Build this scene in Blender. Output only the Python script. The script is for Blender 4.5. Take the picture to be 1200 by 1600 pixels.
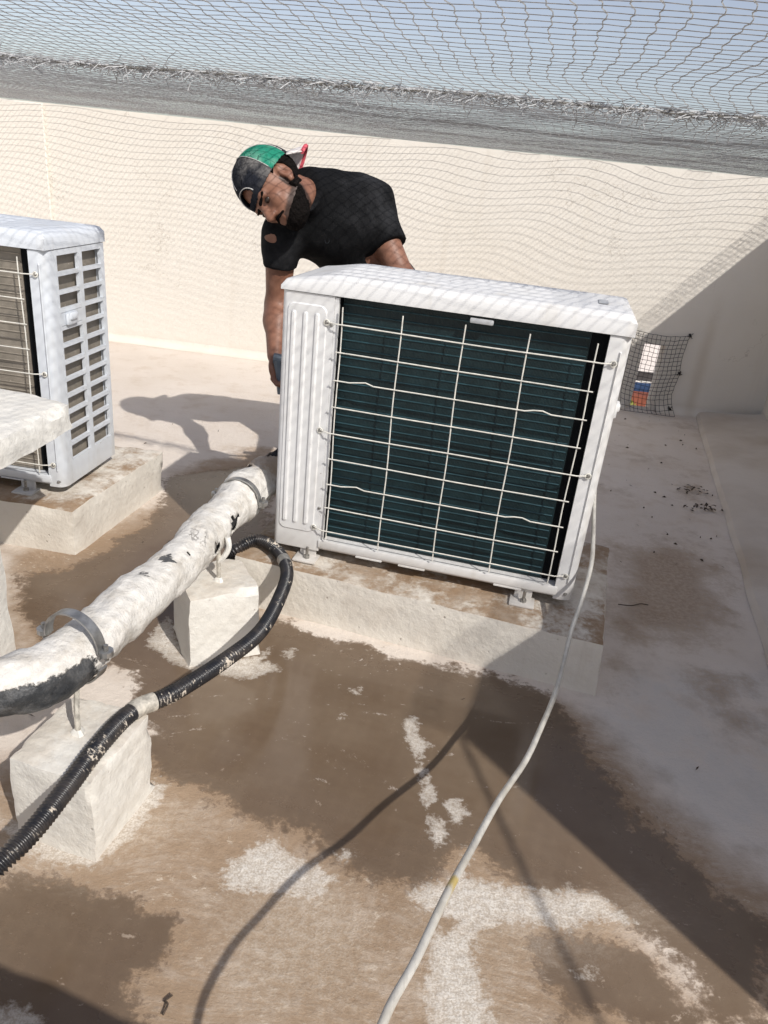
import bpy, bmesh, math, random
import numpy as np
from mathutils import Vector, Matrix, noise, Euler

random.seed(7); np.random.seed(7)
for o in list(bpy.data.objects): bpy.data.objects.remove(o)
scn = bpy.context.scene; COL = scn.collection
R = math.radians

# ------------------------------------------------------------------ camera
CAM_H = 1.1561; PITCH = 0.4309; ROLL = 0.1064
fw = Vector((0, math.cos(PITCH), -math.sin(PITCH))); rt0 = Vector((1, 0, 0)); up0 = rt0.cross(fw)
RT = rt0*math.cos(ROLL) + up0*math.sin(ROLL); UP = -rt0*math.sin(ROLL) + up0*math.cos(ROLL)
cd = bpy.data.cameras.new('camera'); cam = bpy.data.objects.new('camera', cd); COL.objects.link(cam)
cam.matrix_world = Matrix(((RT.x, UP.x, -fw.x, 0), (RT.y, UP.y, -fw.y, 0), (RT.z, UP.z, -fw.z, CAM_H), (0, 0, 0, 1)))
cd.sensor_fit = 'VERTICAL'; cd.sensor_height = 36; cd.sensor_width = 27; cd.lens = 1169.3/1600*36
cd.clip_start = .02; cd.clip_end = 3000
scn.camera = cam

# ------------------------------------------------------------------ daylight
SUN_EL = R(43); SHADOW_AZ = R(-39)                 # shadows fall away from the camera, to the left
wd = bpy.data.worlds.new('World'); scn.world = wd; wd.use_nodes = True
wn = wd.node_tree; wn.nodes.clear()
sky = wn.nodes.new('ShaderNodeTexSky'); sky.sky_type = 'NISHITA'; sky.sun_disc = False
sky.sun_elevation = SUN_EL; sky.sun_rotation = SHADOW_AZ + math.pi
sky.air_density = 1.0; sky.dust_density = 1.4; sky.ozone_density = 1.6
bg = wn.nodes.new('ShaderNodeBackground'); bg.inputs[1].default_value = .12
wo = wn.nodes.new('ShaderNodeOutputWorld')
haz = wn.nodes.new('ShaderNodeHueSaturation'); haz.inputs['Saturation'].default_value = .62; haz.inputs['Hue'].default_value = .515   # hazy, pale sky
wn.links.new(sky.outputs[0], haz.inputs['Color']); wn.links.new(haz.outputs[0], bg.inputs[0]); wn.links.new(bg.outputs[0], wo.inputs[0])
sd_ = bpy.data.lights.new('sun', 'SUN'); sd_.energy = 3.95; sd_.angle = R(.7); sd_.color = (1, .955, .895)
sun = bpy.data.objects.new('sun', sd_); COL.objects.link(sun)
SUNV = Vector((math.sin(SHADOW_AZ)*math.cos(SUN_EL), math.cos(SHADOW_AZ)*math.cos(SUN_EL), -math.sin(SUN_EL)))
sun.rotation_euler = SUNV.to_track_quat('-Z', 'Y').to_euler(); sun.location = (3, -4, 6)
scn.view_settings.view_transform = 'Standard'; scn.view_settings.look = 'None'
scn.view_settings.exposure = 0.12; scn.view_settings.gamma = 1.0; scn.view_settings.use_curve_mapping = False
scn.render.resolution_x = 768; scn.render.resolution_y = 1024
scn.render.engine = 'CYCLES'; scn.cycles.max_bounces = 5; scn.cycles.diffuse_bounces = 4; scn.cycles.glossy_bounces = 2; scn.cycles.transparent_max_bounces = 4

# ------------------------------------------------------------------ node helper
class N:
    def __init__(s, name, base=(.5, .5, .5), rough=.6, metal=0, spec=.4):
        s.m = bpy.data.materials.new(name); s.m.use_nodes = True; s.t = s.m.node_tree
        s.b = s.t.nodes['Principled BSDF']
        s.set('Base Color', base); s.set('Roughness', rough); s.set('Metallic', metal); s.set('Specular IOR Level', spec)
        s.geo = s.t.nodes.new('ShaderNodeNewGeometry'); s.tc = s.t.nodes.new('ShaderNodeTexCoord')
        s.pos = s.geo.outputs['Position']; s.obj = s.tc.outputs['Object']
    def put(s, inp, v):
        if isinstance(v, bpy.types.NodeSocket): s.t.links.new(v, inp)
        elif isinstance(v, (tuple, list)) and inp.type == 'RGBA': inp.default_value = (*v[:3], 1)
        elif v is not None: inp.default_value = v
    def set(s, k, v): s.put(s.b.inputs[k], v)
    def vec(s, v, scale=(1, 1, 1), rot=(0, 0, 0), loc=(0, 0, 0)):
        n = s.t.nodes.new('ShaderNodeMapping'); s.put(n.inputs[0], v)
        n.inputs['Scale'].default_value = scale; n.inputs['Rotation'].default_value = rot; n.inputs['Location'].default_value = loc
        return n.outputs[0]
    def noise(s, scale=5, detail=4, rough=.55, v=None, dist=0):
        n = s.t.nodes.new('ShaderNodeTexNoise'); s.put(n.inputs['Vector'], v or s.pos)
        n.inputs['Scale'].default_value = scale; n.inputs['Detail'].default_value = detail
        n.inputs['Roughness'].default_value = rough; n.inputs['Distortion'].default_value = dist
        return n.outputs[0]
    def voro(s, scale=5, v=None, feat='F1'):
        n = s.t.nodes.new('ShaderNodeTexVoronoi'); n.feature = feat; s.put(n.inputs['Vector'], v or s.pos); n.inputs['Scale'].default_value = scale
        return n.outputs[0]
    def math(s, op, a, b=0.0, c=None, clamp=False):
        n = s.t.nodes.new('ShaderNodeMath'); n.operation = op; n.use_clamp = clamp
        s.put(n.inputs[0], a); s.put(n.inputs[1], b)
        if c is not None: s.put(n.inputs[2], c)
        return n.outputs[0]
    def add(s, a, b): return s.math('ADD', a, b)
    def mul(s, a, b): return s.math('MULTIPLY', a, b)
    def step(s, v, lo, hi):                                           # smooth step lo..hi -> 0..1
        n = s.t.nodes.new('ShaderNodeMapRange'); n.interpolation_type = 'SMOOTHSTEP'
        s.put(n.inputs['Value'], v); s.put(n.inputs['From Min'], lo); s.put(n.inputs['From Max'], hi)
        return n.outputs['Result']
    def mix(s, f, a, b):
        n = s.t.nodes.new('ShaderNodeMix'); n.data_type = 'RGBA'
        s.put(n.inputs[0], f); s.put(n.inputs[6], a); s.put(n.inputs[7], b)
        return n.outputs[2]
    def fmix(s, f, a, b):
        n = s.t.nodes.new('ShaderNodeMix'); s.put(n.inputs[0], f); s.put(n.inputs[2], a); s.put(n.inputs[3], b)
        return n.outputs[0]
    def attr(s, name):
        n = s.t.nodes.new('ShaderNodeAttribute'); n.attribute_name = name; return n.outputs['Fac']
    def sep(s, v):
        n = s.t.nodes.new('ShaderNodeSeparateXYZ'); s.put(n.inputs[0], v); return n.outputs
    def bump(s, h, strength=.3, dist=.01):
        n = s.t.nodes.new('ShaderNodeBump'); s.put(n.inputs['Strength'], strength); n.inputs['Distance'].default_value = dist
        s.put(n.inputs['Height'], h); s.set('Normal', n.outputs[0])

def simple(name, base, rough=.5, metal=0, var=.15, scale=30, spec=.4, bump=0, coord='pos'):
    n = N(name, base, rough, metal, spec); v = n.pos if coord == 'pos' else n.obj
    f = n.noise(scale, 4, .6, v)
    n.set('Base Color', n.mix(n.step(f, .3, .7), tuple(c*(1-var) for c in base), tuple(min(1, c*(1+var)) for c in base)))
    n.set('Roughness', n.fmix(f, rough*.8, min(1, rough*1.2)))
    if bump: n.bump(f, bump, .004)
    return n.m

MAT = {}
def mk_plaster(name, base, dirt, amt=.5, bs=.35):
    n = N(name, base, .85, 0, .2)
    big = n.noise(1.3, 4, .6); mid = n.noise(9, 5, .65); fine = n.noise(85, 4, .6); lump = n.noise(22, 3, .5)
    c = n.mix(n.mul(n.step(big, .42, .75), amt), base, dirt)
    c = n.mix(n.mul(n.step(mid, .5, .8), amt*.5), c, tuple(x*.86 for x in base))
    spots = n.math('LESS_THAN', n.voro(5.5), .022)
    c = n.mix(n.mul(spots, n.step(mid, .5, .6)), c, tuple(x*.5 for x in dirt))
    n.set('Base Color', c)
    n.bump(n.add(n.add(n.mul(fine, .35), n.mul(lump, .8)), mid), bs, .012)
    return n.m
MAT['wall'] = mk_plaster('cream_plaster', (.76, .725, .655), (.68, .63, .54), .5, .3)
MAT['wall_shaded'] = mk_plaster('shaded_cream_plaster', (.70, .645, .56), (.60, .53, .43), .6, .4)  # darker copy of the cream plaster, the side wall's shade put into its colour
def mk_painted_concrete(name, base=(.78, .735, .65), dirt=(.45, .33, .22), amt=.5, top_dirt=0.0, low=0.0, zlow=.05):
    n = N(name, base, .8, 0, .25)
    mid = n.noise(7, 6, .65); fine = n.noise(70, 4, .65); lump = n.noise(28, 4, .6); str_ = n.noise(16, 4, .6, n.vec(n.pos, (1, 1, .12)))
    c = n.mix(n.mul(n.step(mid, .45, .75), amt), base, tuple(b*.8+d*.2 for b, d in zip(base, dirt)))
    c = n.mix(n.mul(n.step(str_, .55, .8), amt*.6), c, tuple(b*.6+d*.4 for b, d in zip(base, dirt)))
    nz = n.sep(n.geo.outputs['Normal'])[2]
    if top_dirt:
        patch = n.step(n.add(n.noise(4.6, 7, .72), n.mul(fine, .16)), .45, .63)
        c = n.mix(n.mul(n.mul(n.step(nz, .6, .9), patch), top_dirt), c, dirt)
        film = n.step(n.noise(11, 6, .7), .42, .7)
        c = n.mix(n.mul(n.mul(n.step(nz, .6, .9), film), top_dirt*.5), c, tuple(b*.5+d*.5 for b, d in zip(base, dirt)))
    if low:
        z = n.sep(n.pos)[2]
        c = n.mix(n.mul(n.step(n.add(z, n.mul(n.noise(14, 5, .65), .06)), zlow+.045, zlow), low), c, dirt)
    pits = n.mul(n.step(n.voro(31, n.vec(n.pos, (1, 1.3, .9), (.3, .5, .7))), .13, .04), n.step(n.noise(9, 3, .5), .5, .6))
    c = n.mix(n.mul(pits, .35), c, tuple(x*.5 for x in dirt))
    n.set('Base Color', c)
    h = n.add(n.add(n.mul(fine, .5), n.mul(lump, 1.0)), n.mul(pits, -.5))
    n.bump(h, .42, .010)
    return n.m
MAT['block'] = mk_painted_concrete('white_painted_concrete', (.70, .68, .63), (.42, .33, .235), .85, .35, .45, .0)
MAT['pad'] = mk_painted_concrete('stained_pad_concrete', (.68, .64, .57), (.27, .175, .10), .8, .95, .4, -.01)
MAT['slab'] = mk_painted_concrete('whitewashed_concrete', (.72, .705, .66), (.5, .42, .3), .4, .1)
def mk_paint(name, base, rough=.42):
    n = N(name, base, rough, 0, .45)
    a = n.noise(6, 5, .65, n.obj); b = n.noise(60, 4, .6, n.obj); s = n.noise(10, 4, .65, n.vec(n.obj, (1, 1, .15)))
    c = n.mix(n.mul(n.step(a, .45, .8), .5), base, tuple(x*y for x, y in zip(base, (.90, .89, .86))))
    c = n.mix(n.mul(n.step(s, .52, .74), .55), c, tuple(x*y for x, y in zip(base, (.78, .73, .65))))
    z_ = n.sep(n.obj)[2]; c = n.mix(n.mul(n.step(n.add(z_, n.mul(a, .16)), .16, .03), .5), c, tuple(x*y for x, y in zip(base, (.62, .54, .44))))
    c = n.mix(n.mul(n.step(b, .66, .75), .5), c, tuple(x*.6 for x in base)); c = n.mix(n.mul(n.math('LESS_THAN', n.voro(17, n.obj), .035), .7), c, (.22, .15, .10))
    n.set('Base Color', c); n.set('Roughness', n.fmix(a, rough*.75, rough*1.3)); n.bump(n.add(a, n.mul(b, .2)), .08, .004)
    return n.m
MAT['acwhite'] = mk_paint('white_enamel', (.70, .70, .695))
MAT['acblue'] = mk_paint('weathered_enamel', (.62, .655, .70))
MAT['wire'] = simple('cream_wire', (.72, .70, .635), .35, 0, .08, 60, coord='obj')
MAT['dark'] = simple('black_gap', (.006, .007, .008), .9, 0, .2, 40, .1, coord='obj')
def mk_coil(name, base, alt):
    n = N(name, base, .5, .0, .35)
    w = n.t.nodes.new('ShaderNodeTexWave'); w.bands_direction = 'X'; n.put(w.inputs['Vector'], n.obj); w.inputs['Scale'].default_value = 95; w.inputs['Distortion'].default_value = .4
    f = n.noise(14, 5, .65, n.obj); sp = n.noise(90, 3, .6, n.obj)
    c = n.mix(n.step(f, .35, .7), base, alt)
    c = n.mix(n.mul(w.outputs[1], .35), c, tuple(x*.35 for x in base))
    c = n.mix(n.mul(n.step(sp, .68, .75), .3), c, tuple(min(1, x*3) for x in alt))
    n.set('Base Color', c); n.bump(w.outputs[1], .4, .002)
    return n.m
MAT['coil_teal'] = mk_coil('teal_fins', (.0045, .016, .019), (.008, .027, .032))
MAT['tube_teal'] = simple('teal_tube', (.020, .056, .068), .4, .0, .25, 25, coord='obj')
MAT['coil_tan'] = mk_coil('dusty_fins', (.225, .20, .165), (.30, .265, .22))
MAT['tube_tan'] = simple('dusty_tube', (.26, .23, .19), .6, 0, .2, 25, coord='obj')
MAT['steel'] = simple('screw_steel', (.34, .33, .31), .4, .8, .3, 120, coord='obj')
MAT['zinc'] = simple('galvanised_steel', (.42, .42, .41), .42, .85, .25, 40)
MAT['rodpaint'] = simple('painted_rod', (.50, .47, .41), .6, .2, .35, 60)
MAT['plasticgrey'] = simple('grey_plastic', (.42, .43, .44), .4, 0, .1, 30, coord='obj')
MAT['net'] = simple('grey_nylon', (.36, .365, .37), .55, 0, .25, 90)
MAT['netblack'] = simple('black_nylon', (.022, .022, .023), .6, 0, .2, 60)
def mk_pipe():
    n = N('cracked_white_jacket', (.72, .70, .66), .75, 0, .3)
    mid = n.noise(16, 6, .7); fine = n.noise(75, 4, .65); lump = n.noise(34, 4, .6, n.vec(n.pos, (1, 1, 1)))
    c = n.mix(n.mul(n.step(mid, .42, .72), .75), (.68, .66, .62), (.46, .42, .36))
    dk = n.attr('bare')
    f = n.add(dk, n.add(n.mul(n.add(mid, -.5), .75), n.mul(n.add(fine, -.5), .45)))
    bare = n.step(f, .47, .56)
    c = n.mix(bare, c, n.mix(n.step(mid, .4, .7), (.035, .038, .042), (.13, .13, .13)))
    br = n.step(n.add(n.attr('brown'), n.mul(n.add(mid, -.5), .8)), .45, .8)
    c = n.mix(n.mul(br, .75), c, (.36, .26, .17))
    n.set('Roughness', n.fmix(bare, .78, .45))
    crk = n.step(n.math('ABSOLUTE', n.add(n.noise(13, 6, .7, n.vec(n.pos, (1, .5, 1))), -.5)), .018, .004)
    crk = n.mul(crk, n.step(n.noise(5, 3, .5), .56, .66))
    c = n.mix(n.mul(crk, .45), c, (.22, .18, .14)); n.set('Base Color', c)
    n.bump(n.add(n.add(n.mul(fine, .3), lump), n.add(n.mul(bare, -.5), n.mul(crk, -.8))), .8, .010)
    return n.m
MAT['pipe'] = mk_pipe()
MAT['foam'] = simple('black_foam', (.018, .018, .020), .75, 0, .4, 70, bump=.5)
def mk_flex():
    n = N('black_conduit_splashed_white', (.02, .022, .027), .38, 0, .5)
    a = n.noise(15, 5, .65); b = n.noise(55, 5, .7); nz = n.sep(n.geo.outputs['Normal'])
    f = n.add(n.add(n.mul(a, .6), n.mul(b, .55)), n.mul(nz[0], .05))
    c = n.mix(n.step(f, .655, .70), (.016, .017, .021), (.56, .50, .42))
    c = n.mix(n.mul(n.step(n.noise(24, 4, .6), .4, .75), .35), c, (.12, .10, .085))
    n.set('Base Color', c); n.set('Roughness', n.fmix(n.step(f, .64, .70), .32, .8))
    return n.m
MAT['flex'] = mk_flex()
def mk_hose():
    n = N('clear_braided_hose', (.66, .65, .60), .28, 0, .5)
    a = n.noise(9, 5, .7); y = n.step(n.noise(6.5, 2, .5, n.vec(n.pos, (1, 1, 1), (0, 0, 0), (3.1, 1.7, .4))), .66, .70)
    st = n.noise(40, 3, .6, n.vec(n.pos, (6, .6, 2)))
    c = n.mix(n.step(a, .35, .7), (.60, .585, .54), (.42, .40, .36))
    c = n.mix(n.mul(n.step(st, .5, .7), .5), c, (.36, .35, .32))
    c = n.mix(n.mul(y, .8), c, (.46, .33, .05)); c = n.mix(n.mul(n.step(n.noise(3.3, 4, .7), .45, .7), .4), c, (.42, .36, .24))
    n.set('Base Color', c); n.bump(st, .25, .002)
    return n.m
MAT['hose'] = mk_hose()
MAT['rope'] = simple('net_rope', (.22, .21, .19), .8, 0, .3, 120)

# ------------------------------------------------------------------ mesh helpers
def tag(o, label=None, cat=None, group=None, kind=None):
    if label: o['label'] = label
    if cat: o['category'] = cat
    if group: o['group'] = group
    if kind: o['kind'] = kind
    return o
def empty(name, loc=(0, 0, 0), rz=0.0):
    o = bpy.data.objects.new(name, None); COL.objects.link(o); o.location = loc; o.rotation_euler = (0, 0, rz); o.empty_display_size = .1
    return o
def obj(name, data, mat, parent=None, smooth=True, sharp=35):
    """data: (verts, faces) or a bmesh"""
    me = bpy.data.meshes.new(name)
    if isinstance(data, bmesh.types.BMesh): data.to_mesh(me); data.free()
    else: me.from_pydata([tuple(v) for v in data[0]], [], data[1])
    me.validate(); me.update()
    if smooth:
        me.polygons.foreach_set('use_smooth', [True]*len(me.polygons))
        if sharp: me.set_sharp_from_angle(angle=R(sharp))
    m = MAT[mat] if isinstance(mat, str) else mat
    me.materials.append(m)
    o = bpy.data.objects.new(name, me); COL.objects.link(o)
    if parent: o.parent = parent
    return o
def box_bm(lo, hi, bev=0.0, seg=2, bm=None):
    bm2 = bmesh.new(); bmesh.ops.create_cube(bm2, size=1)
    for v in bm2.verts: v.co = Vector([lo[i]+(v.co[i]+.5)*(hi[i]-lo[i]) for i in range(3)])
    if bev: bmesh.ops.bevel(bm2, geom=bm2.edges[:], offset=bev, segments=seg, affect='EDGES', profile=.5)
    if bm is None: return bm2
    me = bpy.data.meshes.new('tmp'); bm2.to_mesh(me); bm2.free(); bm.from_mesh(me); bpy.data.meshes.remove(me); return bm
def merge(*bms):
    out = bmesh.new()
    for b in bms:
        me = bpy.data.meshes.new('tmp'); b.to_mesh(me); b.free(); out.from_mesh(me); bpy.data.meshes.remove(me)
    return out
def catmull(P, n=8):
    P = [Vector(p) for p in P]; P = [P[0]*2-P[1]] + P + [P[-1]*2-P[-2]]; out = []
    for i in range(1, len(P)-2):
        a, b, c, d = P[i-1:i+3]
        for k in range(n):
            t = k/n
            out.append(.5*((2*b)+(c-a)*t+(2*a-5*b+4*c-d)*t*t+(3*b-a-3*c+d)*t**3))
    out.append(P[-2]); return out
def resample(P, step):
    out = [P[0].copy()]; acc = 0
    for a, b in zip(P[:-1], P[1:]):
        L = (b-a).length; s = step-acc
        while s <= L and L > 0: out.append(a.lerp(b, s/L)); s += step
        acc = (acc+L) % step
    return out
def sweep(P, rad, seg=10, cap=True, wob=None):
    """tube along P; rad number or f(i, ang)->r"""
    P = [Vector(p) for p in P]; V = []; F = []
    t = (P[1]-P[0]).normalized(); u = t.orthogonal().normalized()
    for i, p in enumerate(P):
        tn = (P[min(i+1, len(P)-1)]-P[max(i-1, 0)]).normalized()
        u = (u - tn*u.dot(tn)).normalized(); w = tn.cross(u)
        for k in range(seg):
            a = 2*math.pi*k/seg; r = rad(i, a) if callable(rad) else rad
            V.append(p + (u*math.cos(a)+w*math.sin(a))*r)
    for i in range(len(P)-1):
        for k in range(seg):
            k2 = (k+1) % seg; F.append((i*seg+k, i*seg+k2, (i+1)*seg+k2, (i+1)*seg+k))
    if cap: F.append(tuple(range(seg))[::-1]); F.append(tuple((len(P)-1)*seg+k for k in range(seg)))
    return V, F
def join(*parts):
    V = []; F = []
    for v, f in parts:
        o = len(V); V += [tuple(x) for x in v]; F += [tuple(i+o for i in q) for q in f]
    return V, F
def rough_box(corners, step=.025, amp=.004, chip=.010, freq=14, seed=0, skip_bottom=False):
    """corners: 4 bottom + 4 top (counter-clockwise from above); gridded faces, worn edges"""
    c = [Vector(p) for p in corners]
    L = [(c[1]-c[0]).length, (c[3]-c[0]).length, (c[4]-c[0]).length]
    n = [max(2, int(l/step)) for l in L]; idx = {}; V = []; F = []
    def tri(u, v, w):
        b = (c[0]*(1-u)+c[1]*u)*(1-v)+(c[3]*(1-u)+c[2]*u)*v; t = (c[4]*(1-u)+c[5]*u)*(1-v)+(c[7]*(1-u)+c[6]*u)*v
        return b*(1-w)+t*w
    mid = tri(.5, .5, .5); off = Vector((seed*3.1, seed*1.7, seed*.9))
    def vid(i, j, k):
        key = (i, j, k)
        if key not in idx:
            p = tri(i/n[0], j/n[1], k/n[2])
            ext = (i in (0, n[0]))+(j in (0, n[1]))+(k in (0, n[2]))
            d = noise.noise_vector((p+off)*freq)*amp + noise.noise_vector((p+off)*freq*3)*amp*.5
            if k == 0: d.z *= .2
            if ext >= 2 and k > 0:
                q = max(0, noise.noise((p+off)*freq*1.6))*1.6 + .35
                dirv = Vector((0, 0, 0))
                if i == 0: dirv += (c[1]-c[0]).normalized()
                if i == n[0]: dirv -= (c[1]-c[0]).normalized()
                if j == 0: dirv += (c[3]-c[0]).normalized()
                if j == n[1]: dirv -= (c[3]-c[0]).normalized()
                if k == n[2]: dirv -= (c[4]-c[0]).normalized()
                d += dirv*chip*q*.7
            idx[key] = len(V); V.append(p+d)
        return idx[key]
    def face(axis, at):
        a, b = [x for x in range(3) if x != axis]
        for i in range(n[a]):
            for j in range(n[b]):
                q = []
                for di, dj in ((0, 0), (1, 0), (1, 1), (0, 1)):
                    k = [0, 0, 0]; k[axis] = at; k[a] = i+di; k[b] = j+dj; q.append(vid(*k))
                flip = (at == 0) ^ (axis == 1)
                F.append(tuple(q[::-1] if flip else q))
    for ax in range(3):
        for at in (0, n[ax]):
            if skip_bottom and ax == 2 and at == 0: continue
            face(ax, at)
    return V, F
def rect(cx, cy, lx, ly, yaw, z0, z1, inset=0.0):
    co, si = math.cos(yaw), math.sin(yaw); out = []
    for z, s in ((z0, 0), (z1, inset)):
        for a, b in ((-1, -1), (1, -1), (1, 1), (-1, 1)):
            x = a*(lx/2-s); y = b*(ly/2-s); out.append((cx+x*co-y*si, cy+x*si+y*co, z))
    return out
def set_attr(o, name, vals):
    a = o.data.attributes.new(name, 'FLOAT', 'POINT'); a.data.foreach_set('value', np.asarray(vals, dtype=np.float32))

# ================================================================== THE SETTING
gsh = obj('street_ground', ([(-900, -900, -9), (900, -900, -9), (900, 900, -9), (-900, 900, -9)], [(0, 1, 2, 3)]),
          simple('dusty_ground', (.36, .31, .25), .9, 0, .2, .4), smooth=False); gsh['kind'] = 'structure'

def poly_sd(P, X, Y):
    """signed distance, positive inside"""
    P = np.asarray(P, float); d2 = np.full(X.shape, 1e9); ins = np.zeros(X.shape, bool)
    for a, b in zip(P, np.roll(P, -1, 0)):
        e = b-a; wx = X-a[0]; wy = Y-a[1]; t = np.clip((wx*e[0]+wy*e[1])/(e@e), 0, 1)
        d2 = np.minimum(d2, (wx-e[0]*t)**2+(wy-e[1]*t)**2)
        c = (a[1] <= Y) != (b[1] <= Y)
        if abs(e[1]) > 1e-9: ins ^= c & (X < a[0]+(Y-a[1])/e[1]*e[0])
    d = np.sqrt(d2); return np.where(ins, d, -d)
MUD_AND_SHADE = [[(-1.031, 1.813), (-0.868, 1.905), (-0.781, 2.315), (-0.839, 2.625), (-0.699, 2.733), (-0.485, 2.890), (-0.409, 2.410), (-0.322, 1.750), (-0.247, 1.725), (0.039, 1.639), (0.307, 1.592), (0.466, 1.551), (0.500, 1.387), (0.554, 1.235), (0.627, 1.109), (0.690, 1.000), (0.756, 0.930), (0.683, 0.759), (0.614, 0.761), (0.522, 0.868), (0.466, 0.960), (0.394, 0.951), (0.270, 0.983), (0.236, 1.014), (0.128, 0.932), (0.001, 0.943), (-0.026, 0.981), (-0.128, 1.026), (-0.223, 1.067), (-0.357, 1.098), (-0.449, 1.182), (-0.562, 1.421), (-0.815, 1.506)],
       [(-0.632, 0.840), (-0.468, 0.882), (-0.355, 0.843), (-0.264, 0.824), (-0.259, 0.759), (-0.293, 0.710), (-0.258, 0.662), (-0.166, 0.550), (-0.471, 0.522)],  # puddle, stretched into the bottom-left corner to deepen the cast shadow there
       [(0.324, 0.857), (0.405, 0.884), (0.514, 0.879), (0.549, 0.816), (0.568, 0.747), (0.355, 0.725), (0.335, 0.792)]]
FILM = [[(-0.819, 1.127), (-0.441, 1.282), (-0.227, 1.274), (0.008, 1.158), (0.272, 1.160), (0.538, 0.969), (0.631, 0.753), (0.564, 0.580), (-0.452, 0.489)], [(0.305, 1.570), (0.527, 1.531), (0.633, 1.323), (0.711, 1.169), (0.790, 1.070), (0.898, 0.985), (0.742, 0.674), (0.579, 0.748), (0.446, 1.101), (0.258, 1.349)],
        [(-1.136, 1.946), (-0.766, 2.374), (-0.839, 2.692), (-0.501, 3.058), (-0.243, 1.701), (-0.562, 1.421), (-0.853, 1.395)]]
WHITE = [[(-0.531, 0.659), (-0.441, 0.666), (-0.403, 0.643), (-0.391, 0.598), (-0.491, 0.588)], [(-0.225, 0.948), (-0.177, 0.997), (-0.138, 1.012), (-0.083, 0.966), (-0.008, 0.939), (-0.035, 0.910), (-0.106, 0.897), (-0.160, 0.885), (-0.211, 0.891)],
         [(0.092, 1.384), (0.122, 1.394), (0.137, 1.331), (0.157, 1.303), (0.140, 1.270), (0.147, 1.214), (0.170, 1.155), (0.146, 1.123), (0.133, 1.203), (0.100, 1.325)],
         [(0.181, 1.139), (0.212, 1.152), (0.234, 1.118), (0.209, 1.081), (0.191, 1.099)], [(0.155, 1.102), (0.178, 1.101), (0.196, 1.068), (0.192, 1.038), (0.164, 1.019), (0.152, 1.055)],
         [(0.214, 1.048), (0.243, 1.029), (0.234, 0.979), (0.302, 0.960), (0.383, 0.953), (0.403, 0.968), (0.455, 0.965), (0.520, 0.903), (0.454, 0.908), (0.382, 0.881), (0.349, 0.883), (0.295, 0.889), (0.215, 0.856), (0.117, 0.905), (0.116, 0.931), (0.186, 0.959)],
         [(0.144, 0.860), (0.227, 0.881), (0.246, 0.714), (0.238, 0.626), (0.165, 0.619), (0.147, 0.762)], [(-0.297, 1.505), (-0.258, 1.552), (-0.212, 1.520), (-0.261, 1.486)], [(-0.017, 0.989), (0.005, 0.999), (0.010, 0.978), (-0.007, 0.966)],
         [(-0.226, 1.580), (-0.198, 1.602), (-0.194, 1.567)], [(-0.043, 1.470), (-0.008, 1.486), (-0.012, 1.454)], [(-0.059, 1.367), (-0.043, 1.376), (-0.046, 1.343)], [(0.391, 0.814), (0.421, 0.807), (0.414, 0.797), (0.392, 0.803)],
         [(-0.662, 0.999), (-0.588, 0.923), (-0.442, 0.898), (-0.365, 1.064), (-0.362, 1.114), (-0.404, 1.125), (-0.475, 0.980)], [(-0.565, 1.558), (-0.550, 1.689), (-0.433, 1.508), (-0.278, 1.571), (-0.252, 1.609), (-0.267, 1.472), (-0.423, 1.470)]]
BROWN = [[(0.873, 1.725), (1.025, 1.708), (0.971, 1.437), (0.845, 1.407), (0.843, 1.558)], [(0.604, 1.622), (0.681, 1.595), (0.632, 1.499), (0.564, 1.512)], [(0.817, 2.445), (1.068, 2.584), (1.221, 2.343), (1.115, 1.961), (0.922, 1.794), (0.783, 1.815), (0.639, 1.628), (0.692, 1.986)], [(-1.099, 1.874), (-0.809, 2.477), (-0.797, 2.811), (-0.529, 3.134), (-0.265, 1.728), (-0.570, 1.445), (-0.865, 1.418)],
         [(1.297, 3.157), (1.409, 3.188), (1.360, 2.927), (1.224, 2.925)]]
SMEAR = [[(-0.218, 0.943), (-0.073, 0.975), (0.025, 0.933), (0.076, 0.818), (0.082, 0.679), (-0.167, 0.654), (-0.220, 0.818)], [(0.116, 0.937), (0.257, 0.975), (0.532, 0.905), (0.392, 0.820), (0.284, 0.797), (0.262, 0.679), (0.129, 0.666), (0.096, 0.843)], [(-0.414, 1.115), (-0.320, 1.103), (-0.261, 1.023), (-0.348, 0.953), (-0.446, 0.881), (-0.575, 0.897), (-0.659, 0.970)], [(0.533, 0.995), (0.618, 0.927), (0.525, 0.880), (0.480, 0.923)]]
GREY = [[(0.494, 1.525), (0.726, 1.671), (1.111, 1.767), (0.922, 1.164), (0.757, 1.080), (0.637, 1.143), (0.553, 1.292)]]
def axis(lo, a, b, hi, fine):
    left = list(np.linspace(lo, a, 12)[:-1]); right = list(np.linspace(b, hi, 12)[1:])
    return np.array(left+list(np.arange(a, b, fine))+[b]+right)
xs = axis(-5.0, -2.3, 1.75, 2.3, .0125); ys = axis(-3.2, .35, 4.6, 4.95, .0125)
X, Y = np.meshgrid(xs, ys)
def field(L): return np.clip(np.max([poly_sd(p, X, Y) for p in L], axis=0), -.6, .6)
lowf = np.vectorize(lambda x, y: noise.noise(Vector((x*1.7, y*1.7, 3.3))))(X[::8, ::8], Y[::8, ::8])
Zf = np.kron(lowf, np.ones((8, 8)))[:X.shape[0], :X.shape[1]]*0.0
nx, ny = len(xs), len(ys)
Vf = np.c_[X.ravel(), np.minimum(Y, 4.5072-.0907*X+.05).ravel(), Zf.ravel()]
ii = (np.arange(ny-1)[:, None]*nx+np.arange(nx-1)[None, :]).ravel()
Ff = np.c_[ii, ii+1, ii+nx+1, ii+nx]
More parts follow.
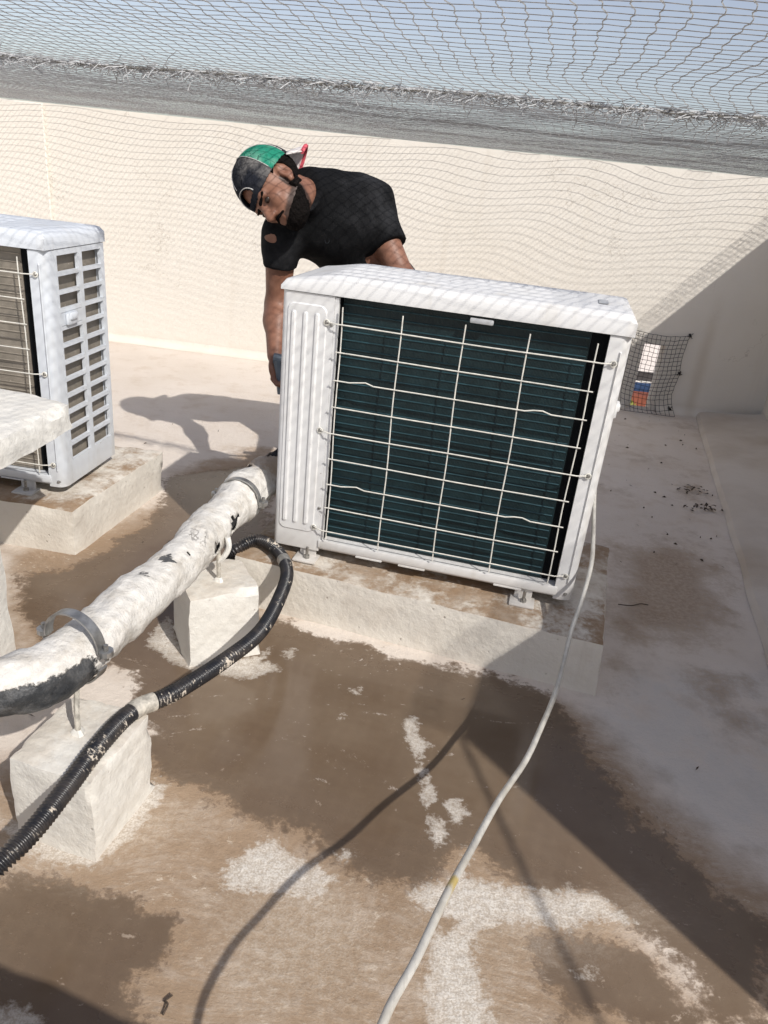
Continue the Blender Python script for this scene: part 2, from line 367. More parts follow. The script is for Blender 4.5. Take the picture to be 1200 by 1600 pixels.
def mk_floor():
    n = N('painted_roof_screed', (.70, .62, .52), .7, 0, .35)
    big = n.noise(1.6, 5, .6); mid = n.noise(7.5, 6, .65); fine = n.noise(70, 5, .7); grit = n.noise(260, 3, .6)
    swirl = n.t.nodes.new('ShaderNodeVectorMath'); swirl.operation = 'ADD'; wv = n.t.nodes.new('ShaderNodeTexNoise'); n.put(wv.inputs['Vector'], n.pos); wv.inputs['Scale'].default_value = 1.9; wv.inputs['Detail'].default_value = 1
    wsc = n.t.nodes.new('ShaderNodeVectorMath'); wsc.operation = 'SCALE'; n.put(wsc.inputs[0], wv.outputs['Color']); wsc.inputs['Scale'].default_value = .55; n.put(swirl.inputs[0], n.pos); n.put(swirl.inputs[1], wsc.outputs[0])
    brush = n.add(n.noise(34, 5, .75, n.vec(swirl.outputs[0], (.18, 1.0, 1), (0, 0, R(-12)))), .03)
    c = n.mix(n.step(big, .35, .7), (.70, .63, .56), (.635, .56, .485))
    c = n.mix(n.mul(n.step(mid, .48, .72), .5), c, (.52, .42, .325)); c = n.mix(n.mul(n.mul(n.step(n.noise(3.1, 6, .7), .52, .66), n.step(n.sep(n.pos)[0], .5, .9)), .45), c, (.36, .27, .195))
    # paler grey patch, brown dust stains
    g = n.step(n.add(n.attr('grey'), n.mul(n.add(mid, -.5), .25)), -.06, .10)
    c = n.mix(n.mul(g, n.mul(n.step(mid, .3, .62), .65)), c, (.60, .58, .55))
    b = n.step(n.add(n.add(n.attr('brown'), n.mul(n.add(mid, -.5), .34)), n.mul(n.add(fine, -.5), .22)), -.03, .13)
    c = n.mix(n.mul(b, .8), c, n.mix(n.step(fine, .35, .65), (.30, .215, .145), (.44, .34, .25)))
    # thin dried mud film with brush streaks
    f0 = n.step(n.add(n.attr('film'), n.mul(n.add(mid, -.5), .25)), -.05, .10)
    f1 = n.step(n.add(n.add(n.mul(brush, .75), n.mul(mid, .55)), n.mul(n.add(fine, -.5), .25)), .60, .92)
    film = n.mul(f0, n.fmix(f1, 1.0, .58))
    c = n.mix(film, c, n.mix(n.step(big, .3, .7), (.375, .272, .185), (.29, .205, .135)))
    sc1 = n.noise(74, 6, .8, n.vec(swirl.outputs[0], (.40, 1.0, 1), (0, 0, R(-32)))); sc2 = n.noise(150, 4, .7, n.vec(n.pos, (.5, 1, 1), (0, 0, R(25))))
    scr = n.step(n.add(n.mul(sc1, .7), n.mul(sc2, .35)), .575, .66)
    c = n.mix(n.mul(n.mul(scr, f0), n.step(mid, .38, .62)), c, (.60, .51, .41))
    scd = n.step(n.add(n.mul(sc1, .7), n.mul(sc2, .35)), .475, .41)
    c = n.mix(n.mul(n.mul(scd, f0), .28), c, (.20, .14, .09))
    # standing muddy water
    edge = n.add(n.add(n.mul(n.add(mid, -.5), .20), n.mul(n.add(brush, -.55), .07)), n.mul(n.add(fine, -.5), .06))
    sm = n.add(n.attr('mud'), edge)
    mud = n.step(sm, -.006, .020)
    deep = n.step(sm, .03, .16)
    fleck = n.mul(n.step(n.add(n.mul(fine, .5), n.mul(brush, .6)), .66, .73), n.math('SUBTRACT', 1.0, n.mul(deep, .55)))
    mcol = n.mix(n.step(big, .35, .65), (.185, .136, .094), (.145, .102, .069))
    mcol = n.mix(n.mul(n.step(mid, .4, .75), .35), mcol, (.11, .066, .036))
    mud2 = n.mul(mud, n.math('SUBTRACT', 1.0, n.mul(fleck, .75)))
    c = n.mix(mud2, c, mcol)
    sme = n.mul(n.step(n.add(n.add(n.attr('smear'), n.mul(n.add(mid, -.5), .22)), n.mul(n.add(sc1, -.5), .16)), -.05, .13), n.math('SUBTRACT', 1.0, n.mul(deep, .9)))
    c = n.mix(n.mul(sme, .5), c, n.mix(n.step(n.add(n.add(n.mul(sc1, .22), n.mul(fine, .42)), n.mul(grit, .40)), .46, .60), (.41, .325, .24), (.58, .51, .425)))
    tide = n.step(n.math('ABSOLUTE', n.add(sm, -.004)), .016, .002)
    c = n.mix(n.mul(n.mul(tide, n.step(fine, .35, .6)), .55), c, (.135, .085, .05))
    # bare white paint standing out of the mud
    w = n.step(n.add(n.add(n.add(n.attr('white'), n.mul(n.add(mid, -.5), .075)), n.mul(n.add(sc1, -.5), .03)), n.mul(n.add(fine, -.5), .05)), -.006, .010)
    wc = n.mix(n.step(n.add(n.mul(fine, .5), n.mul(grit, .55)), .44, .62), (.50, .44, .37), (.72, .68, .62))
    c = n.mix(n.mul(w, n.fmix(n.step(n.attr('white'), .0, .035), .62, .95)), c, wc)
    n.set('Base Color', c)
    wet = n.mul(mud2, n.math('SUBTRACT', 1.0, w))
    n.set('Roughness', n.fmix(n.mul(wet, n.fmix(deep, .75, 1.0)), .78, .13))
    n.set('Specular IOR Level', n.fmix(wet, .25, .42))
    h = n.add(n.add(n.mul(fine, 1.0), n.mul(sc1, .6)), n.mul(grit, .2))
    n.bump(h, n.mul(n.math('SUBTRACT', 1.0, n.mul(wet, n.fmix(deep, .75, .97))), .5), .006)
    return n.m
MAT['floor'] = mk_floor()
me = bpy.data.meshes.new('roof_floor')
me.vertices.add(len(Vf)); me.vertices.foreach_set('co', Vf.astype(np.float32).ravel())
me.loops.add(Ff.size); me.loops.foreach_set('vertex_index', Ff.astype(np.int32).ravel())
me.polygons.add(len(Ff)); me.polygons.foreach_set('loop_start', np.arange(0, Ff.size, 4, dtype=np.int32))
me.update(calc_edges=True); me.materials.append(MAT['floor'])
floor = bpy.data.objects.new('roof_floor', me); COL.objects.link(floor); floor['kind'] = 'structure'
for nm, L in (('mud', MUD_AND_SHADE), ('film', FILM), ('white', WHITE), ('brown', BROWN), ('grey', GREY), ('smear', SMEAR)): set_attr(floor, nm, field(L).ravel())

# ---- far parapet wall (with a drain slot) : local x along the wall
WYAW = math.atan(-.0907); WH = 1.293
fwall = empty('parapet_wall', (0, 4.5072, 0), WYAW)
tag(fwall, 'long cream plastered parapet wall across the back behind the crouching worker', 'wall')
fwall['label'] = 'long sunlit cream plastered parapet wall across the back, behind the man'
def far_wall_mat():
    n = N('cream_plaster_far', (.75, .715, .65), .85, 0, .2)
    big = n.noise(1.1, 4, .6); mid = n.noise(8, 5, .65); fine = n.noise(85, 4, .6); lump = n.noise(24, 3, .55); trow = n.noise(5, 4, .6, n.vec(n.pos, (.4, 1, 2.2)))
    s = n.sep(n.obj)
    c = n.mix(n.mul(n.step(big, .42, .75), .5), (.755, .715, .645), (.70, .65, .565))
    # rusty run of dirty water near the corner
    d = n.math('ABSOLUTE', n.add(n.add(s[0], n.mul(n.add(mid, -.5), .05)), -1.735))
    c = n.mix(n.mul(n.mul(n.step(d, .055, .0), n.step(s[2], .80, .35)), .38), c, (.50, .42, .32))
    c = n.mix(n.mul(n.step(n.add(s[2], n.mul(mid, .16)), .17, .06), .35), c, (.62, .54, .44))
    chips = n.math('LESS_THAN', n.voro(4.2), .03)
    c = n.mix(n.mul(chips, n.step(mid, .5, .58)), c, (.42, .35, .27))
    crk = n.mul(n.step(n.math('ABSOLUTE', n.add(n.noise(1.7, 7, .6), -.5)), .0035, .0005), n.step(n.noise(2.3, 2, .5), .5, .6))
    drip = n.step(n.noise(9, 4, .6, n.vec(n.obj, (1, 1, .05))), .58, .75)
    c = n.mix(n.mul(drip, .16), c, (.55, .48, .38)); c = n.mix(n.mul(crk, .4), c, (.35, .30, .24))
    n.set('Base Color', c)
    n.bump(n.add(n.add(n.mul(fine, .25), n.mul(lump, .5)), n.add(mid, trow)), .24, .012)
    return n.m
MAT['farwall'] = far_wall_mat()
SX0, SX1, SZ = 1.395, 1.513, .378
bm = merge(box_bm((-5.2, 0, -.2), (SX0, .12, WH)), box_bm((SX1, 0, -.2), (2.6, .12, WH)), box_bm((SX0, 0, SZ), (SX1, .12, WH)))
obj('wall_panel', bm, 'farwall', fwall, smooth=False)
# worn rounded coving between floor and wall (stops at the slot)
def cove(x0, x1, w=.055, h=.045, n=28):
    V = []; F = []; m = 7
    for i in range(n+1):
        x = x0+(x1-x0)*i/n
        for k in range(m):
            t = k/(m-1)*math.pi/2
            j = noise.noise(Vector((x*3, k*.4, 1)))*.006
            V.append((x, -w*(1-math.sin(t))-.001+j*(0 < k < m-1), h*(1-math.cos(t))+.0008+j*(0 < k < m-1)))
    for i in range(n):
        for k in range(m-1): a = i*m+k; F.append((a, a+m, a+m+1, a+1))
    return V, F
obj('coving', cove(-5.0, SX0-.03), 'farwall', fwall); obj('coving', cove(SX1+.03, 2.2), 'farwall', fwall)
obj('pilaster', box_bm((-2.75, -.022, .01), (-2.16, -.0005, WH-.004), .004, 1), 'farwall', fwall, smooth=False)

# ---- right wall, its free end near the camera
A = Vector((2.13, 4.30, 0)); B = Vector((1.098, .272, 0)); dv = (A-B).normalized(); ryaw = math.atan2(dv.y, dv.x)
rwall = empty('side_wall', B, ryaw); tag(rwall, 'cream side wall on the right edge, in shade, meeting the back wall', 'wall')
LW = (A-B).length
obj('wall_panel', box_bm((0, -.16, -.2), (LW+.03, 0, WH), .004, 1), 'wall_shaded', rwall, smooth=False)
V, F = [], []
for i in range(41):
    x = .05+(LW-.1)*i/40
    for k, (yy, zz) in enumerate(((.0015, .075), (.05, .062), (.16, .045), (.30, .034), (.345, .022), (.36, .001))):
        j = noise.noise(Vector((x*4, yy*9, 2)))*.008; V.append((x, yy+(j if k > 1 else 0), max(.001, zz+j*.4)))
for i in range(40):
    for k in range(5): a = i*6+k; F.append((a, a+6, a+7, a+1))
obj('skirting_fillet', (V, F), mk_plaster('fillet_plaster', (.62, .565, .50), (.42, .34, .26), .9, .3), rwall)
# ---- left wall and added shadow block (outside the frame)
lw = obj('end_wall', box_bm((-5.2, -3.2, -.2), (-5.05, 4.95, WH)), 'wall', smooth=False); tag(lw, 'cream parapet wall closing the far left end of the roof', 'wall')
rear = obj('shadow_blocker', rough_box(rect(-.421, -.003, 1.15, .62, R(-15.6), 0, .60), .06, .002, .005), 'wall'); tag(rear, 'added cream block below the viewer, put there to throw the dark wedge of shadow at bottom left', 'step')  # added block, out of view, only there to shade the bottom-left corner

# ================================================================== beyond the drain slot (a lower neighbouring terrace)
nb = empty('neighbour_house', (2.6, 9.0, -9)); tag(nb, 'white rendered neighbouring house seen through the netted slot in the wall', 'building')
obj('wall', box_bm((-2.2, 0, 0), (3.2, 5, 9.25)), simple('white_render', (.82, .76, .72), .8, 0, .06, 3), nb, smooth=False)
obj('ledge', box_bm((-2.25, -.1, 8.10), (3.25, -.001, 8.125)), simple('white_ledge', (.78, .74, .68), .7), nb, smooth=False)
obj('shutter', box_bm((-2.1, -.05, 8.13), (3.1, -.002, 8.23)), simple('dark_shutter', (.05, .045, .045), .6), nb, smooth=False)
aw = empty('awning', (2.3, 7.55, -1.5)); tag(aw, 'blue awning with pale stripe seen low through the netted wall slot', 'awning')
obj('canvas', box_bm((-1.6, -.5, .89), (1.6, -.4, 1.02), .01), simple('blue_canvas', (.018, .045, .11), .8, 0, .3, 5), aw)
obj('stripe', box_bm((-1.6, -.56, .84), (1.6, -.501, .89), .008), simple('pale_blue_canvas', (.24, .50, .70), .8), aw)
obj('post', box_bm((-1.5, -.48, -7.5), (-1.42, -.42, .9)), 'steel', aw); obj('post', box_bm((1.42, -.48, -7.5), (1.5, -.42, .9)), 'steel', aw)
br = obj('brick_wall', rough_box(rect(2.3, 7.0, 3.2, .25, 0, -9, -.545), .6, .004, .004), simple('terracotta', (.20, .06, .035), .85, 0, .25, 12)); tag(br, 'terracotta wall seen at the bottom of the netted slot', 'wall')
pl = empty('potted_shrub', (1.99, 6.2, -.95)); tag(pl, 'yellow green shrub seen at the foot of the netted slot', 'plant')
lv = ([], [])
for i in range(260):
    p = Vector((random.gauss(-.03, .022), random.gauss(0, .03), .43+random.gauss(0, .04))); a = Vector((random.uniform(-1, 1), random.uniform(-1, 1), random.uniform(-.3, 1))).normalized(); s = a.orthogonal().normalized()*.014
    lv = join(lv, ([p-s, p+a*.034, p+s, p-a*.01], [(0, 1, 2, 3)]))
obj('foliage', lv, simple('shrub_leaf', (.16, .17, .03), .6, 0, .4, 40), pl, smooth=False)
obj('stem', sweep([(0, 0, -8.05), (0, 0, .2), (.01, 0, .45)], .012, 6), simple('shrub_stem', (.12, .08, .05), .8), pl)

# ================================================================== CONCRETE
pad = obj('equipment_pad', rough_box([(-.405, 1.805, 0), (.578, 1.545, 0), (.725, 2.125, 0), (-.26, 2.385, 0), (-.40, 1.81, .146), (.572, 1.553, .146), (.715, 2.118, .146), (-.255, 2.378, .146)], .022, .0028, .006, 12, 1), 'pad')
tag(pad, 'low stained concrete pad under the large centre air conditioner', 'concrete pad')
lc, ls = math.cos(R(-6.1)), math.sin(R(-6.1)); FR = Vector((-.915, 1.965, 0)); ex = Vector((lc, ls, 0)); ey = Vector((-ls, lc, 0)); ey = Vector((.18, .98, 0)).normalized()
cs = [FR-ex*1.1, FR, FR+ey*.555, FR-ex*1.1+ey*.555]
pad2 = obj('equipment_pad', rough_box([c for c in cs]+[c+Vector((0, 0, .148)) for c in cs], .024, .0035, .010, 12, 2), 'pad')
tag(pad2, 'low stained concrete pad under the air conditioner at the left edge', 'concrete pad')
blA = obj('support_block', rough_box(rect(-.400, 1.610, .182, .185, R(29), 0, .19, .004), .016, .004, .010, 16, 3), 'block')
tag(blA, 'white painted concrete block in the middle holding the pipe support rod', 'concrete block')
blB = obj('support_block', rough_box(rect(-.497, 1.030, .168, .188, R(-13), 0, .182, .002), .014, .0035, .009, 16, 4), 'block')
tag(blB, 'white painted concrete block at lower left with the black conduit lying over it', 'concrete block')
bench = empty('pipe_stand', (-1.05, 1.50, 0)); tag(bench, 'rough whitewashed concrete pillar with overhanging slab at left edge', 'concrete stand')
E1 = Vector((.958, -.287, 0)); E2 = Vector((.09, .996, 0)); cor = Vector((-.806, 1.775, 0))
def par(c, a, b, z0, z1):
    q = [c-E2*b-E1*a, c-E2*b, c, c-E1*a]; return [p+Vector((0, 0, z0)) for p in q]+[p+Vector((0, 0, z1)) for p in q]
loc = Vector(bench.location)
V, F = rough_box(par(cor, .55, .60, .482, .55), .018, .007, .016, 15, 5); obj('slab', ([v-loc for v in V], F), 'slab', bench)
V, F = rough_box(par(Vector((-.850, 1.47, 0)), .42, .30, 0, .478), .03, .004, .008, 12, 6); obj('pillar', ([v-loc for v in V], F), 'slab', bench)

# ================================================================== AIR CONDITIONERS
AW, AD, AH = .8265, .3195, .690
GZ = [.626, .559, .490, .421, .351, .281, .211, .142, .073]
def wire(P, r=.0017, seg=6): return sweep(P, r, seg)
def lid_mesh(left_slope):
    u0, u1, v0, v1, zb = -.003, AW+.003, -.004, AD+.006, .690
    nu, nv = 84, 40; V = []; F = []; rr = .022
    def sm(t): t = max(0, min(1, t)); return t*t*(3-2*t)
    for i in range(nu+1):
        u = u0+(u1-u0)*i/nu
        for j in range(nv+1):
            v = v0+(v1-v0)*j/nv
            d = min(u-u0, u1-u, v-v0, v1-v)
            z = .737
            if d < rr: z -= rr*(1-math.sqrt(max(0, 1-(1-d/rr)**2)))*.8
            if left_slope: z -= .020*(1-sm((u-u0)/.15))
            for vc, w_ in ((.055, .020), (.115, .024), (.18, .026), (.245, .024)):
                g = sm(1-abs(v-vc)/w_*1.0)*sm((u-.10)/.03)*sm((.66-u)/.03); z -= .0055*g
            q = sm((u-.70)/.02)*sm((.81-u)/.02)*sm((v-.03)/.02)*sm((.29-v)/.02); z += .004*q
            z += noise.noise(Vector((u*7, v*7, 1)))*.0012
            V.append((u, v, z))
    W = nv+1
    for i in range(nu):
        for j in range(nv): a = i*W+j; F.append((a, a+W, a+W+1, a+1))
    ring = [i*W for i in range(nu+1)]+[nu*W+j for j in range(1, W)]+[i*W+nv for i in range(nu-1, -1, -1)]+[j for j in range(nv-1, 0, -1)]
    b = len(V)
    for k in ring: V.append((V[k][0], V[k][1], zb))
    n = len(ring)
    for k in range(n): k2 = (k+1) % n; F.append((ring[k2], ring[k], b+k, b+k2))
    F.append(tuple(b+k for k in range(n))[::-1] if False else tuple(b+n-1-k for k in range(n)))
    return V, F
def rrect(u0, u1, z0, z1, r, n=6):
    P = []
    for cx, cz, a0 in ((u1-r, z1-r, 0), (u0+r, z1-r, 90), (u0+r, z0+r, 180), (u1-r, z0+r, 270)):
        for k in range(n+1): a = R(a0+90*k/n); P.append((cx+r*math.cos(a), cz+r*math.sin(a)))
    return P
def emboss(u0, u1, z0, z1, r, v, h, slope):
    """raised rounded-rectangle panel on the v = const face"""
    o = rrect(u0, u1, z0, z1, r); i = rrect(u0+slope, u1-slope, z0+slope, z1-slope, max(.001, r-slope)); n = len(o)
    V = [(a, v, b) for a, b in o]+[(a, v-h, b) for a, b in i]
    F = [(k, k+n, (k+1) % n+n, (k+1) % n) for k in range(n)]+[tuple(range(n, 2*n))[::-1]]
    F = [tuple(f) for f in F]
    return V, F
def post_profile(pts, z0, z1):
    n = len(pts); V = [(a, b, z0) for a, b in pts]+[(a, b, z1) for a, b in pts]
    F = [(k, (k+1) % n, (k+1) % n+n, k+n) for k in range(n)]+[tuple(range(n))[::-1], tuple(range(n, 2*n))]
    return V, F
def screw(parent, u, v, z, r=.0055):
    o = obj('screw', join(sweep([(u, v+.002, z), (u, v-.003, z), (u, v-.0045, z)], lambda i, a: r*(1.5, 1, .7)[i], 8)), 'steel', parent); return o
def make_ac(loc, yaw, paint, coil, tube, label, left_slope=True, grime=False):
    t = empty('air_conditioner', loc, yaw); tag(t, label, 'air conditioner')
    # base pan with folded front lip
    bm = merge(box_bm((.131, .004, .004), (AW-.042, AD-.004, .034), .003, 1), box_bm((.131, -.0045, .012), (AW-.042, .0035, .036), .003, 2))
    obj('base_pan', bm, paint, t)
    for k, u in enumerate((.24, .36, .62)): obj('drain_pressing', emboss(u, u+.075, .005, .011, .0025, -.001, .004, .001), paint, t)
    # left service panel: rounded corner, wraps round the left end
    P = [(.133, 0), (.133, .012), (.02, .012), (.012, .02), (.012, AD), (0, AD)]
    P += [(.014-.014*math.cos(R(a)), .014-.014*math.sin(R(a))) for a in (0, 22, 45, 68, 90)]
    sp = obj('service_panel', post_profile(P, 0, AH-.002), paint, t, sharp=40)
    obj('pressed_field', emboss(.014, .117, .052, .664, .020, .0005, .0032, .0035), paint, sp, sharp=20)
    for u in (.032, .062, .092): obj('pressed_rib', emboss(u-.007, u+.007, .075, .645, .0068, -.0028, .0042, .004), paint, sp, sharp=20)
    obj('jamb_strip', box_bm((.1335, .002, .035), (.143, .016, AH-.004)), paint, t, smooth=False)
    # right corner post, wraps to the grille side
    P = [(AW-.049, .014), (AW-.049, 0)]
    P += [(AW-.026+.026*math.sin(R(a)), .026-.026*math.cos(R(a))) for a in (0, 18, 36, 54, 72, 90)]+[(AW, .045), (AW-.012, .045), (AW-.012, .03), (AW-.03, .014)]
    cp = obj('corner_post', post_profile(P, 0, AH-.002), paint, t, sharp=40)
    obj('pressed_rib', emboss(AW-.0235, AW-.0165, .05, .655, .0034, .0004, .0032, .003), paint, cp, sharp=20)
    # grille side: plate with two columns of openings
    rows = 12; zt, zb = .672, .075; pitch = (zt-zb)/rows; cols = ((.056, .168), (.190, .300)); bars = []
    x0, x1 = AW-.010, AW+.0005
    for v0, v1 in ((.0455, .056), (.168, .190), (.300, AD)): bars.append(box_bm((x0, v0, 0), (x1, v1, AH-.002)))
    for v0, v1 in cols:
        bars.append(box_bm((x0, v0+.0002, 0), (x1, v1-.0002, zb))); bars.append(box_bm((x0, v0+.0002, zt), (x1, v1-.0002, AH-.002)))
        for k in range(1, rows): z = zb+pitch*k; bars.append(box_bm((x0, v0+.0002, z-.0055), (x1, v1-.0002, z+.0055)))
    z = zt-pitch*3.5; bars.append(box_bm((x0, cols[0][0]+.0002, z-pitch/2+.007), (x1, cols[0][1]-.0002, z+pitch/2-.007)))
    sg = obj('side_grille', merge(*bars), paint, t, smooth=False)
    hb = merge(box_bm((x1+.0005, .075, z-.018), (x1+.010, .130, z+.016), .004, 2), box_bm((x1+.001, .084, z-.004), (x1+.016, .122, z+.017), .005, 2))
    obj('grip', hb, paint, sg)
    # rear and ends
    obj('rear_panel', box_bm((.013, AD-.010, .002), (AW-.011, AD-.001, AH-.003)), paint, t, smooth=False)
    obj('inner_case', box_bm((.145, .060, .036), (AW-.055, AD-.012, AH-.004)), 'dark', t, smooth=False)
    # finned coil facing the viewer and round the side
    co = obj('coil', box_bm((.146, .030, .037), (.739, .058, .684)), coil, t, smooth=False)
    zz = .046; k = 0
    tb = None
    while zz < .672:
        P = [(.148, .029, zz), (.735, .029, zz)]
        if tb is None: tb = obj('coil_tube', sweep(P, .0019, 6), tube, co); tb.location.z = 0; base_z = zz
        else:
            c = tb.copy(); COL.objects.link(c); c.parent = co; c.location.z = zz-base_z
        zz += .0215
    obj('end_plate', box_bm((.740, .031, .037), (AW-.0495, .055, .686)), 'dark', t, smooth=False)
    obj('seal_strip', box_bm((.1435, .012, .037), (.1458, .050, .686)), 'dark', t, smooth=False)
    obj('coil', box_bm((AW-.040, .047, .037), (AW-.022, AD-.012, .684)), coil if grime else MAT['coil_tan'], t, smooth=False)
    obj('cable_clip', box_bm((.46, -.004, .672), (.515, .008, .684), .003, 2), 'plasticgrey', t)
    # wire guard
    gv = -.012
    for k, z in enumerate(GZ):
        long_ = k in (0, 4, 8); a, b = (.122, .792) if long_ else (.147, .765)
        P = []
        m = 30
        for i in range(m+1):
            u = a+(b-a)*i/m; dz = noise.noise(Vector((u*3, k*5.0, 0)))*.0022; dy = 0
            if k in (2, 6):
                for uc in (.225, .655):
                    q = max(0, 1-abs(u-uc)/.022); dz += .006*min(1, q*2)*(1 if q > 0 else 0)
            if long_ and (i == 0 or i == m): dy = .010
            P.append((u, gv-(.0035)+dy, z+dz))
        g = obj('guard_wire', wire(P), 'wire', t)
        if long_:
            for u, s in ((a-.005, 1), (b+.005, -1)):
                ring = [(u+.0065*math.cos(x), -.004, z+.0065*math.sin(x)) for x in np.linspace(0, 2*math.pi, 14)]
                obj('eyelet', sweep(ring, .0019, 6, False), 'wire', g); screw(t, u, -.003, z, .0045)
    for k, u in enumerate((.157, .303, .452, .602, .755)):
        P = [(u+.0015*math.sin(i*.9+k)+.006*(i/12)*0, gv, .668-(.668-.046)*i/12) for i in range(13)]
        obj('guard_wire', wire(P), 'wire', t)
    # top lid
    ld = obj('lid', lid_mesh(left_slope), paint, t, sharp=50)
    for u in (.0, AW): pass
    if not grime: obj('label_sticker', ([(.742, .085, .7425), (.765, .085, .7425), (.765, .15, .7425), (.742, .15, .7425)], [(0, 1, 2, 3)]), 'plasticgrey', ld, smooth=False)
    # fixing screws
    for u, v, z in ((AW-.020, .001, .018), (.128, .001, .62), (.128, .001, .13)): screw(t, u, v, z, .0040)
    # feet with bolts
    for u in (.105, .705):
        f = obj('foot', merge(box_bm((u-.036, -.034, -.028), (u+.030, .02, -.021), .003, 2), box_bm((u-.026, .006, -.024), (u+.02, .012, .006), .001, 1)), paint, t)
        obj('bolt', join(sweep([(u, -.012, -.021), (u, -.012, .012)], .0042, 8), sweep([(u, -.012, -.021), (u, -.012, -.013)], .0085, 6)), 'steel', f)
        f2 = obj('foot', box_bm((u-.036, AD-.02, -.028), (u+.030, AD+.034, -.021), .003, 2), paint, t)
    return t
AC1 = make_ac((-.3007, 1.8557, .1751), -.1908, 'acwhite', MAT['coil_teal'], MAT['tube_teal'], 'large white air conditioner with dark teal coil and wire guard, in the centre')
cl, sl = math.cos(-.1069), math.sin(-.1069)
AC2 = make_ac((-.9729-AW*cl, 2.0571-AW*sl, .1755), -.1069, 'acblue', MAT['coil_tan'], MAT['tube_tan'], 'bluish white air conditioner with slotted side grille at the left edge', False, True)

# ================================================================== PIPE, CLAMPS, CONDUIT, HOSE
PC = catmull([(-.285, 2.13, .285), (-.325, 2.06, .305), (-.372, 1.935, .305), (-.418, 1.72, .30), (-.442, 1.50, .30), (-.474, 1.34, .302), (-.502, 1.225, .302), (-.522, 1.125, .302), (-.560, 1.035, .302), (-.635, .985, .302), (-.75, .965, .302), (-.95, .96, .302)], 14)
PC = resample(PC, .010)
def pr(i, a):
    p = PC[i]; q = p*11+Vector((math.cos(a), math.sin(a), 0))*1.3
    r = .0510 + .0075*noise.noise(q*.8) + .0050*noise.noise(q*2.3) + .0025*noise.noise(q*6)
    r += .0022*math.sin(i*.55)*max(0, noise.noise(p*6))+.0035*(max(0, math.sin((a+i*.42)*.5)))**10
    if i < 34: r *= 1.10+.16*noise.noise(q*1.8)-.15*max(0, (8-i)/8)
    return r
pipe = empty('insulated_pipe', (-.5, 1.3, 0)); tag(pipe, 'thick insulated pipe in cracked white jacket running diagonally to the left edge', 'pipe'); ploc = Vector((-.5, 1.3, 0))
V, F = sweep(PC, pr, 28, True)
# torn places: faces dropped so the black foam shows
holes = [(Vector(p), r) for p, r in (((-.372, 1.69, .292), .034), ((-.398, 1.565, .290), .022), ((-.47, 1.88, .325), .02), ((-.405, 1.96, .355), .026), ((-.36, 2.05, .355), .030), ((-.345, 1.925, .335), .014), ((-.425, 1.45, .335), .010))]
def torn(c):
    return any((c-h).length < r*(1+.5*noise.noise(c*60)) for h, r in holes)
F = [f for f in F if len(f) > 4 or not torn(sum((V[k] for k in f), Vector())/4)]
pj = obj('jacket', ([v-ploc for v in V], F), 'pipe', pipe, sharp=60)
bare, brown = [], []
for v in V:
    v = Vector(v); s = max(0, min(1, (1.16-v.y)/.10)); low = max(0, min(1, (.345-v.z)/.035+.1))*max(0, min(1, (v.x+.95)/.1))
    near = 1 if v.y < 1.25 else 0
    k = s*low*.72
    if (v-Vector((-.455, 1.40, .345))).length < .022: k = .55
    if (v-Vector((-.478, 1.32, .345))).length < .018: k = .5
    bare.append(k); brown.append(max(0, min(.75, (v.y-1.86)/.16)))
set_attr(pj, 'bare', bare); set_attr(pj, 'brown', brown)
sm_ = pj.modifiers.new('thick', 'SOLIDIFY'); sm_.thickness = .004; sm_.offset = -1
obj('foam_core', sweep([p-ploc for p in PC[::2]], lambda i, a: .043, 16), 'foam', pipe)
obj('refrigerant_line', sweep([p-ploc for p in catmull([(-.36, 2.02, .32), (-.315, 2.07, .345), (-.285, 2.09, .345), (-.262, 2.085, .33)], 8)], .016, 10), 'foam', pipe)
obj('refrigerant_line', sweep([p-ploc for p in catmull([(-.335, 2.05, .29), (-.305, 2.08, .25), (-.282, 2.06, .19), (-.262, 2.04, .20)], 8)], .014, 10), 'foam', pipe)
obj('loose_tape', sweep([p-ploc for p in catmull([(-.34, 2.03, .36), (-.30, 2.06, .40), (-.28, 2.10, .44), (-.268, 2.12, .43)], 8)], lambda i, a: .010*(1+.5*noise.noise(Vector((i, a, 0)))), 8), 'foam', pipe)

